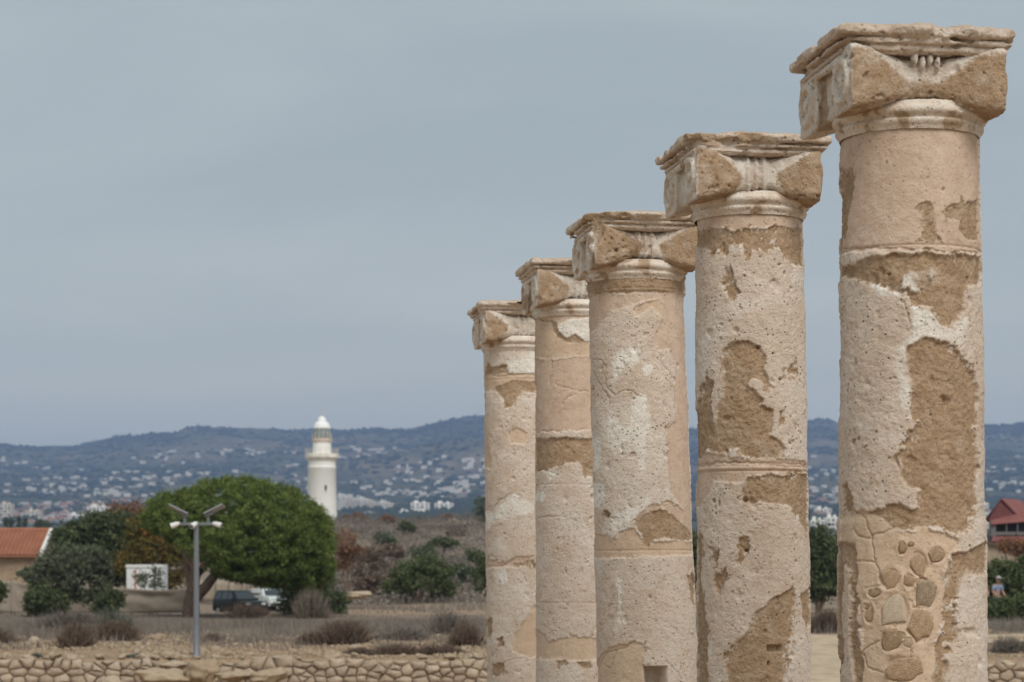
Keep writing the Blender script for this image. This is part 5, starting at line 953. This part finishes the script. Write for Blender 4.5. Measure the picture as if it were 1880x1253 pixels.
car('white_car', 'white car parked half behind the dark one under the pine', 496, 138, R(-60), simple_mat('white_car_paint', (.62, .66, .66), .3, .03, 3, .5), False)

# ------------------------------------------------------------------ red roofed house at the right
M['red_sheet'] = simple_mat('red_sheet_roof', (.225, .088, .076), .75, .12, 1.2); M['red_wall'] = simple_mat('dark_red_boards', (.150, .055, .055), .85, .15, 1.5); M['grey_wall'] = simple_mat('grey_render', (.15, .14, .135), .9, .12, 1.5); M['tan_wall'] = simple_mat('tan_render', (.34, .27, .20), .95, .15, 1.2)
RY = 150; s_ = RY / FPX; rg = gz((1850 - 940) * s_, RY); rx = (1842 - 940) * s_; red = empty('red_house', (rx, RY, rg)); tag(red, 'dark house with red gable, red sheet roof and verandah, at the right edge', 'house')
Z_ = lambda y: CAMZ + (1036 - y) * s_ - rg; X_ = lambda px: (px - 1842) * s_
# turned so that its gable looks to the left of the camera
def rp(x, y, z): return (x, y, z)
zr, ze, zw = Z_(916), Z_(955), Z_(983)
MB().box((1.9, 2.4, zw / 2), (5.6, 4.6, zw)).build('wall', M['grey_wall'], red)
MB().add([(X_(1815), 0, ze), (X_(1872), 1.0, Z_(944)), (0, .5, zr), (X_(1815), .3, ze), (X_(1872), 1.3, Z_(944)), (0, .8, zr)], [(0, 1, 2), (5, 4, 3), (0, 3, 4, 1), (1, 4, 5, 2), (2, 5, 3, 0)]).build('gable', M['red_wall'], red)
def slab(pts, t, name, mat, par):
    n = len(pts); V = [tuple(p) for p in pts] + [(p[0], p[1], p[2] - t) for p in pts]; return MB().add(V, [tuple(range(n)), tuple(range(2 * n - 1, n - 1, -1))] + [(i, i + n, (i + 1) % n + n, (i + 1) % n) for i in range(n)]).build(name, mat, par)
roof = slab([(0 - .05, .3, zr + .05), (X_(1872), .9, Z_(943)), (X_(1930), 5, Z_(936)), (X_(1900), 4.4, zr + .05)], .07, 'roof', M['red_sheet'], red)
slab([(0 - .05, .3, zr + .05), (X_(1900), 4.4, zr + .05), (X_(1880), 5.4, ze), (X_(1813), 1.2, ze - .02)], .07, 'roof_back', M['red_sheet'], red)
slab([(X_(1816), -.55, Z_(962)), (X_(1895), -.35, Z_(956)), (X_(1905), 1.2, Z_(940)), (X_(1872), .98, Z_(943.5)), (X_(1818), .1, Z_(955))], .07, 'verandah_roof', M['red_sheet'], red)
MB().box((1.5, .12, Z_(973)), (4.2, .06, Z_(962) - Z_(983) + .5)).build('verandah_shade', M['dark'], red); MB().box((X_(1822), -.1, Z_(972)), (.35, .5, 1.0)).build('corner_pillar', M['grey_wall'], red); MB().box((1.6, -.28, Z_(980)), (4.4, .08, .22)).build('balustrade', M['grey_wall'], red)  # near-black slab paints in the shade under the verandah roof
for i in range(6): MB().box((-.6 + i * .75, -.30, Z_(972)), (.07, .07, Z_(962) - Z_(983))).build('verandah_post', M['grey_wall'], red)
slab([(X_(1812), -1.3, Z_(993)), (X_(1900), -1.2, Z_(990)), (X_(1900), -.2, Z_(984)), (X_(1822), -.2, Z_(985))], .08, 'lower_roof', M['red_sheet'], red)
# tan outbuilding in front with a brown pitched roof edge
OY = 136; s_ = OY / FPX; og = gz((1815 - 940) * s_, OY); ox = (1815 - 940) * s_; ob = empty('outbuilding', (ox, OY, og)); tag(ob, 'tan outbuilding with sloping brown roof edge below the red house', 'building'); zz = lambda y: CAMZ + (1036 - y) * s_ - og
MB().add([(-1.6, 0, 0), (2.2, 0, 0), (2.2, 0, zz(1012)), (-1.6, 0, zz(988)), (-1.6, 2.5, 0), (2.2, 2.5, 0), (2.2, 2.5, zz(1012)), (-1.6, 2.5, zz(988))], [(0, 1, 2, 3), (7, 6, 5, 4), (0, 4, 5, 1), (1, 5, 6, 2), (2, 6, 7, 3), (3, 7, 4, 0)]).build('wall', M['tan_wall'], ob)
slab([(-1.7, -.25, zz(986)), (2.4, -.25, zz(1010)), (2.4, 2.6, zz(1008)), (-1.7, 2.6, zz(984))], .14, 'roof', simple_mat('brown_roof', (.13, .095, .07), .9, .2, 3), ob)

# ------------------------------------------------------------------ walkers by the right hand shrub
M['skin'] = simple_mat('skin', (.42, .25, .18), .6, .08, 8)
def person(label, px, Y, rot, top, legs, hair, cap=None, lean=.0):
    x = (px - 940) * Y / FPX; root = empty('person', (x, Y, gz(x, Y)), rot); tag(root, label, 'person', 'walkers at the right')
    def skin(name, J, E, mat, par):
        me = bpy.data.meshes.new(name); me.from_pydata([j[:3] for j in J], E, []); o = bpy.data.objects.new(name, me); COL.objects.link(o); o.parent = par
        md = o.modifiers.new('skin', 'SKIN'); md.use_smooth_shade = True
        for i, sv in enumerate(me.skin_vertices[0].data): sv.radius = (J[i][3], J[i][3] * (J[i][4] if len(J[i]) > 4 else 1)); sv.use_root = (i == 0)
        o.modifiers.new('sub', 'SUBSURF').levels = 1; o.modifiers['sub'].render_levels = 2; me.materials.append(mat); return o
    l = lean
    J = [(0, 0, .95, .15, .8), (0, -.02 - l * .3, 1.18, .14, .75), (0, -l * .7, 1.40, .17, .65), (0, -l, 1.50, .06), (0, -l - .02, 1.57, .06), (0, -l - .04, 1.64, .105, 1.15), (0, -l - .04, 1.74, .09, 1.1),
         (-.19, -l * .8, 1.43, .07), (-.26, -l + .02, 1.16, .048), (-.22, -l - .22, 1.02, .036), (-.20, -l - .30, 1.00, .04), (.19, -l * .8, 1.43, .07), (.27, -l + .02, 1.16, .048), (.22, -l - .20, 1.0, .036), (.20, -l - .28, .98, .04),
         (-.10, 0, .88, .10), (-.11, -.04, .50, .07), (-.12, .05, .10, .045), (-.12, -.10, .05, .045), (.10, 0, .88, .10), (.12, .06, .50, .07), (.13, .12, .10, .045), (.13, -.03, .05, .045)]
    E = [(0, 1), (1, 2), (2, 3), (3, 4), (4, 5), (5, 6), (2, 7), (7, 8), (8, 9), (9, 10), (2, 11), (11, 12), (12, 13), (13, 14), (0, 15), (15, 16), (16, 17), (17, 18), (0, 19), (19, 20), (20, 21), (21, 22)]
    skin('body', J, E, M['skin'], root)
    grow = lambda j, k: (j[0], j[1], j[2], j[3] + k, *j[4:])
    T = [grow(J[1], .022), grow(J[2], .022), grow(J[7], .02), (J[8][0], J[8][1], J[8][2] + .06, .065), grow(J[11], .02), (J[12][0], J[12][1], J[12][2] + .06, .065), grow(J[0], .015)]
    skin('shirt', T, [(0, 1), (1, 2), (2, 3), (1, 4), (4, 5), (0, 6)], top, root)
    Q = [grow(J[0], .018)] + [grow(J[i], .018) for i in (15, 16, 17, 19, 20, 21)]; skin('trousers', Q, [(0, 1), (1, 2), (2, 3), (0, 4), (4, 5), (5, 6)], legs, root)
    hd = Vector((0, -l - .03, 1.735)); bm = bmesh.new(); bmesh.ops.create_uvsphere(bm, u_segments=14, v_segments=9, radius=.118)
    for v in bm.verts: v.co = Vector((v.co.x * .92, v.co.y * 1.05 + .025, v.co.z * .95 if v.co.z > 0 else v.co.z * (.9 if v.co.y > 0 else .15)))
    me = bpy.data.meshes.new('hair'); bm.to_mesh(me); bm.free(); me.materials.append(hair); o = link_mesh('hair', me, root, hd)
    if cap is not None: MB().lathe([(.122, 0), (.118, .05), (.09, .10), (.02, .125)], 16, (0, -l - .03, 1.745)).build('cap', cap, root, smooth=True); MB().box((0, -l - .17, 1.755), (.17, .14, .015)).build('cap_peak', cap, root)
    for s in (-1, 1):
        wv = Vector((s * .20, -l - (.30 if s < 0 else .28), 1.0 if s < 0 else .98)); hm_ = MB().box(wv + Vector((0, -.045, -.01)), (.075, .09, .03))
        for q in range(4): a0 = wv + Vector((-.03 + q * .02, -.088, -.01)); hm_.tube([a0, a0 + Vector((0, -.035, -.008)), a0 + Vector((0, -.055 + .006 * abs(q - 1.5), -.034))], [.009, .009, .007], 6)
        a0 = wv + Vector((-s * .036, -.035, -.01)); hm_.tube([a0, a0 + Vector((-s * .02, -.03, 0)), a0 + Vector((-s * .018, -.058, -.014))], [.011, .010, .008], 6); hm_.build('hand', M['skin'], root, smooth=True)
        MB().box((s * .035, -l - .145, 1.69), (.022, .012, .012)).build('eye', M['dark'], root); MB().tube([(s * .108, -l - .03, 1.66), (s * .118, -l - .02, 1.70)], .018, 6).build('ear', M['skin'], root); MB().box((s * .12, -.07 if s < 0 else .02, .04), (.10, .27, .08)).build('shoe', M['post'], root, bevel=.02)
    MB().tube([(0, -l - .135, 1.69), (0, -l - .165, 1.65)], [.012, .018], 6).build('nose', M['skin'], root); MB().box((0, -l - .145, 1.615), (.05, .012, .012)).build('mouth', simple_mat('lips', (.35, .14, .11), .6, .1, 8), root)
person('person in a light blue shirt and cap leaning forward beside the right hand shrub', 1828, 96, R(25), simple_mat('blue_shirt', (.22, .30, .44), .9, .1, 8), simple_mat('grey_trousers', (.12, .12, .13), .9, .1, 8), simple_mat('brown_hair', (.06, .04, .03), .8, .1, 8), simple_mat('pale_cap', (.40, .36, .34), .9, .1, 8), .16)
person('person in a dull red top half hidden by the nearest column', 1803, 95, R(-20), simple_mat('dull_red_top', (.24, .12, .11), .9, .1, 8), simple_mat('dark_trousers', (.05, .05, .06), .9, .1, 8), simple_mat('dark_hair', (.03, .025, .02), .8, .1, 8), None, .03)

# ------------------------------------------------------------------ the far town
WALLC = [simple_mat('far_white_walls', (.60, .57, .52), .9, .06, .05), simple_mat('far_cream_walls', (.45, .37, .28), .9, .08, .05), simple_mat('far_grey_walls', (.36, .33, .30), .9, .08, .05)]
ROOFC = [simple_mat('far_clay_roof', (.36, .17, .10), .9, .1, .05), simple_mat('far_flat_roof', (.50, .47, .42), .9, .1, .05)]; M['far_win'] = simple_mat('far_windows', (.07, .08, .09), .4, .1, .1)
def villa(seed):
    r_ = random.Random(seed); m = MB(); mats = []; W, D, Hh = r_.uniform(9, 15), r_.uniform(8, 11), r_.choice([3.6, 6.4, 6.8])
    def bx(c, d, k): n0 = len(m.f); m.box(c, d); mats.extend([k] * (len(m.f) - n0))
    bx((0, 0, Hh / 2 - 2), (W, D, Hh + 4), 0)
    w2, h2 = W * r_.uniform(.4, .7), Hh * r_.uniform(.5, .75); sx = r_.choice((-1, 1)); bx((sx * (W / 2 + w2 / 2 - .5), -1, h2 / 2 - 2), (w2, D * .8, h2 + 4), 0)
    if seed % 3:
        n0 = len(m.f); z = Hh; m.add([(-W / 2 - .5, -D / 2 - .5, z), (W / 2 + .5, -D / 2 - .5, z), (W / 2 + .5, D / 2 + .5, z), (-W / 2 - .5, D / 2 + .5, z), (-W / 2 + D * .4, 0, z + 2.2), (W / 2 - D * .4, 0, z + 2.2)], [(0, 1, 5, 4), (1, 2, 5), (2, 3, 4, 5), (3, 0, 4), (3, 2, 1, 0)]); mats.extend([1] * (len(m.f) - n0))
    else: bx((0, 0, Hh + .2), (W * .35, D * .4, 2.2), 0); bx((0, 0, Hh + .03), (W + .5, D + .5, .3), 1)
    for fl in range(1 if Hh < 5 else 2):
        for i in range(int(W // 3.2)): bx((-W / 2 + 1.8 + i * 3.2, -D / 2 - .03, 1.7 + fl * 3.1), (1.5, .16, 1.5), 2)
    o = m.build('house', None); COL.objects.unlink(o); me = o.data; bpy.data.objects.remove(o)
    for q in (WALLC[seed % 3 if seed % 4 else 0], ROOFC[0 if seed % 3 else 1], M['far_win']): me.materials.append(q)
    me.polygons.foreach_set('material_index', np.array(mats, dtype=np.int32)); return me
VILLA = [villa(i) for i in range(12)]
def town_density(px, y, X, Y):
    n = fbm(X, Y * 1.6, 20, 1 / 420, 3); d = np.zeros_like(px)
    d = np.where(px < 560, np.interp(y, [812, 835, 870, 930, 975], [.05, .25, .45, .8, 1.0]) * np.interp(px, [0, 100, 300, 560], [.9, .9, 1, .55]), d)
    d = np.where((px >= 560) & (px < 960), np.interp(y, [792, 815, 835, 900, 925], [.0, .15, .9, .9, .05]) * np.interp(px, [560, 640, 720, 900], [.3, .5, .9, 1.]), d)
    d = np.where(px > 1200, np.interp(y, [830, 850, 900, 975], [.02, .2, .8, 1.]), d)
    return d * np.clip(.22 + 4.2 * n, 0, 1)
r_ = np.random.RandomState(31); N = 60000; Yc = r_.uniform(2150, 5300, N); pxc = r_.choice([0, 1, 2, 3], N, p=[.62, .26, .06, .06]); pxc = np.where(pxc == 0, r_.uniform(-10, 560, N), np.where(pxc == 1, r_.uniform(560, 900, N), np.where(pxc == 2, r_.uniform(1475, 1560, N), r_.uniform(1795, 1890, N))))
Xc = (pxc - 940) * Yc / FPX; Zc = G(Xc, Yc); yc = 1036 - (Zc - CAMZ) * FPX / Yc
acc = r_.rand(N) < town_density(pxc, yc, Xc, Yc) * .12 * np.interp(yc, [800, 960], [1.3, .8])
cand = [i for i in np.nonzero(acc)[0]]; taken = []
for i in cand:
    if all(abs(pxc[i] - pxc[j]) > 4.6 or abs(yc[i] - yc[j]) > 2.2 for j in taken): taken.append(i)
taken.sort(key=lambda i: Yc[i]); rnd = random.Random(9); far_rest = taken[290:]
VN = ['flat roofed' if i % 3 == 0 else 'clay roofed' for i in range(12)]; VC = [('white', 'cream', 'greyish')[i % 3 if i % 4 else 0] for i in range(12)]
GR = [('pale house among many on the far hillside left of the lighthouse', 'hillside houses left of the lighthouse'), ('pale house among many on the far hillside right of the lighthouse', 'hillside houses right of the lighthouse'), ('pale far house seen between or beside the near columns', 'far houses by the near columns')]
for i in taken[:290]:
    g = 0 if pxc[i] < 575 else 1 if pxc[i] < 960 else 2; sc_ = rnd.uniform(.5, .9)
    vi = rnd.randrange(12); zone = ('high on', 'halfway up', 'low on')[0 if yc[i] < 855 else 1 if yc[i] < 915 else 2]; where = ('left of the lighthouse', 'right of the lighthouse', 'beside the near columns')[g]
    lab = f'{VC[vi]} {VN[vi]} house {zone} the far hillside {where}'
    tag(link_mesh('hillside_house', VILLA[vi], None, (Xc[i], Yc[i], Zc[i]), (0, 0, rnd.uniform(-.9, .9)), (sc_ * rnd.uniform(.9, 1.3), sc_, sc_)), lab, 'house', f'{VC[vi]} {VN[vi]} houses {zone} the hillside {where}')
# the remaining, smallest ones are one mass
VV, FF = [], []
for i in far_rest:
    w_, d_, h_ = rnd.uniform(3, 6.5), 4, rnd.uniform(3, 6); b = len(VV); x, y, z = Xc[i], Yc[i], Zc[i]
    VV += [(x - w_, y - d_, z - 3), (x + w_, y - d_, z - 3), (x + w_, y + d_, z - 3), (x - w_, y + d_, z - 3), (x - w_, y - d_, z + h_), (x + w_, y - d_, z + h_), (x + w_, y + d_, z + h_), (x - w_, y + d_, z + h_)]
    FF += [tuple(b + q for q in f) for f in ((0, 1, 5, 4), (1, 2, 6, 5), (2, 3, 7, 6), (3, 0, 4, 7), (4, 5, 6, 7))]
if VV: tag(mesh_obj('distant_houses', VV, FF, WALLC[0]), 'the smallest far houses scattered high on the hillside', 'houses', kind='stuff')
print('houses', len(taken))
# trees and scrub on the hillside
N = 30000; Yt = np.where(r_.rand(N) < .8, r_.uniform(2000, 6100, N), r_.uniform(5700, 6500, N)); pt = r_.uniform(-20, 1900, N); Xt = (pt - 940) * Yt / FPX; Zt = G(Xt, Yt); kk = fbm(Xt, Yt, 33, 1 / 300, 3) + r_.normal(0, .12, N) > -.02; Xt, Yt, Zt = Xt[kk], Yt[kk], Zt[kk]; n = len(Xt); s = r_.uniform(1.8, 6.5, n)
oc = np.array([(1, 0, .3), (-.5, .87, .3), (-.5, -.87, .3), (0, 0, 1.1), (0, 0, -.3)]); V = (oc[None] * np.stack([s * 1.6, s * 1.6, s], 1)[:, None] * r_.uniform(.7, 1.3, (n, 5, 1)) + np.stack([Xt, Yt, Zt], 1)[:, None]).reshape(-1, 3)
f = np.array([(0, 1, 3), (1, 2, 3), (2, 0, 3), (1, 0, 4), (2, 1, 4), (0, 2, 4)]); tag(mesh_obj('hillside_scrub', V, (f[None] + np.arange(n)[:, None, None] * 5).reshape(-1, 3), simple_mat('far_tree_green', (.035, .045, .022), .95, .3, .01)), 'trees and scrub dotting the far hillside', 'scrub', kind='stuff')
# apartment blocks at the foot of the hills
BLOCKC = [simple_mat('apartment_white', (.80, .77, .71), .9, .05, .05), simple_mat('apartment_cream', (.66, .58, .48), .9, .06, .05), simple_mat('apartment_grey', (.58, .54, .49), .9, .06, .05)]
def block(label, px, ytop, ybase, wpx, Y, group=None, steps=1, wall=0):
    s_ = Y / FPX; x = (px - 940) * s_; zb = CAMZ + (1036 - ybase) * s_; zb = min(zb, gz(x, Y)); h = CAMZ + (1036 - ytop) * s_ - zb; w_ = wpx * s_; root = empty('apartment_block', (x, Y, zb)); tag(root, label, 'building', group)
    m = MB(); m.box((0, 8, h / 2 - 4), (w_, 16, h + 8)); m.box((-w_ * .22, 7, h + 1.2), (w_ * .22, 6, 2.6)); m.box((w_ * .2, 8, h + .8), (w_ * .16, 5, 1.8)); m.build('walls', BLOCKC[wall], root)
    nf = max(2, int(h / 3.3)); nb = max(3, int(w_ / 4.2)); wm, bm_ = MB(), MB()
    for fl in range(nf):
        for i in range(nb):
            xx = -w_ / 2 + (i + .5) * w_ / nb; zz_ = h - 2 - fl * 3.3
            if zz_ < 0: continue
            wm.box((xx, -.05, zz_), (w_ / nb * .5, .3, 1.7))
            if (i + fl) % 2 == 0: bm_.box((xx, -.9, zz_ - 1.15), (w_ / nb * .85, 1.6, .9))
    tag(wm.build('windows', M['far_win'], root), kind='stuff'); tag(bm_.build('balconies', BLOCKC[0], root), kind='stuff'); return root
block('left of the two white apartment towers near the columns', 771, 923, 950, 34, 2450); block('right of the two white apartment towers near the columns', 815, 924, 950, 34, 2450, wall=0); block('low white block joining the two apartment towers', 790, 940, 951, 92, 2420); block('low white block left of the apartment towers', 742, 938, 951, 16, 2430)
for i, px in enumerate(range(626, 730, 13)): block('one of the pale terraced blocks in a row right of the lighthouse', px, 909 + i * 2.0 + (i % 3) * 2, 936, 13.5, 2700 + (i % 2) * 30, 'terraced blocks right of the lighthouse', wall=(0, 1, 2)[i % 3])
for i, (px, yt, yb, wd, lab) in enumerate([(1502, 955, 975, 26, 'bright white block low between the two nearest columns, left one'), (1530, 950, 977, 26, 'bright white block low between the two nearest columns, right one'), (1512, 934, 948, 30, 'pale block above the bright white ones between the two nearest columns'), (1806, 924, 985, 18, 'tall white building between the nearest column and the red house'), (60, 938, 952, 24, 'cream block on the lower hillside at the far left'), (10, 925, 950, 20, 'pink cream block cut by the left edge on the lower hillside'), (140, 945, 960, 30, 'white block low on the hillside left of the evergreen tree'), (180, 930, 942, 40, 'long white block on the hillside above the evergreen tree')]):
    block(lab, px, yt, yb, wd, 1500 if yb > 960 else 2300, wall=1 if 'cream' in lab else 0)
# radio masts on the skyline
for px, yt, yb, lab in ((387, 768, 792, 'thin radio mast on the hill crest left of the lighthouse'), (881, 742, 770, 'thin radio mast on the hill crest beside the farthest column')):
    Y = 6000; x = (px - 940) * Y / FPX; g = gz(x, Y); z1 = CAMZ + (1036 - yt) * Y / FPX; root = empty('radio_mast', (x, Y, g)); tag(root, lab, 'mast'); m = MB()
    for a in range(3):
        t = 2 * math.pi * a / 3; m.tube([(1.1 * math.cos(t), 1.1 * math.sin(t), -2), (.25 * math.cos(t), .25 * math.sin(t), z1 - g)], .22, 5)
    for q in range(8): m.tube([(.9 * (1 - q / 9) * math.cos(q), .9 * (1 - q / 9) * math.sin(q), (z1 - g) * q / 8), (.8 * (1 - q / 9) * math.cos(q + 2), .8 * (1 - q / 9) * math.sin(q + 2), (z1 - g) * (q + .8) / 8)], .15, 4)
    m.build('mast_frame', M['rail'], root); MB().tube([(0, 0, z1 - g - 1), (0, 0, z1 - g + 4)], .15, 5).build('aerial', M['rail'], root)

# ------------------------------------------------------------------ hazy air
hz_ = MB().box((0, 5100, 247), (12000, 10800, 506)).build('haze', None); tag(hz_, 'pale blue haze over the plain and hills', 'haze', kind='stuff')
hm = bpy.data.materials.new('haze'); hm.use_nodes = True; t = hm.node_tree; t.nodes.clear(); ov = t.nodes.new('ShaderNodeOutputMaterial'); pv = t.nodes.new('ShaderNodeVolumePrincipled'); pv.inputs['Color'].default_value = (.40, .58, .98, 1); pv.inputs['Density'].default_value = 1.5e-4; pv.inputs['Anisotropy'].default_value = 0.0
hm.cycles.homogeneous_volume = True; t.links.new(pv.outputs[0], ov.inputs['Volume']); hz_.data.materials.append(hm)
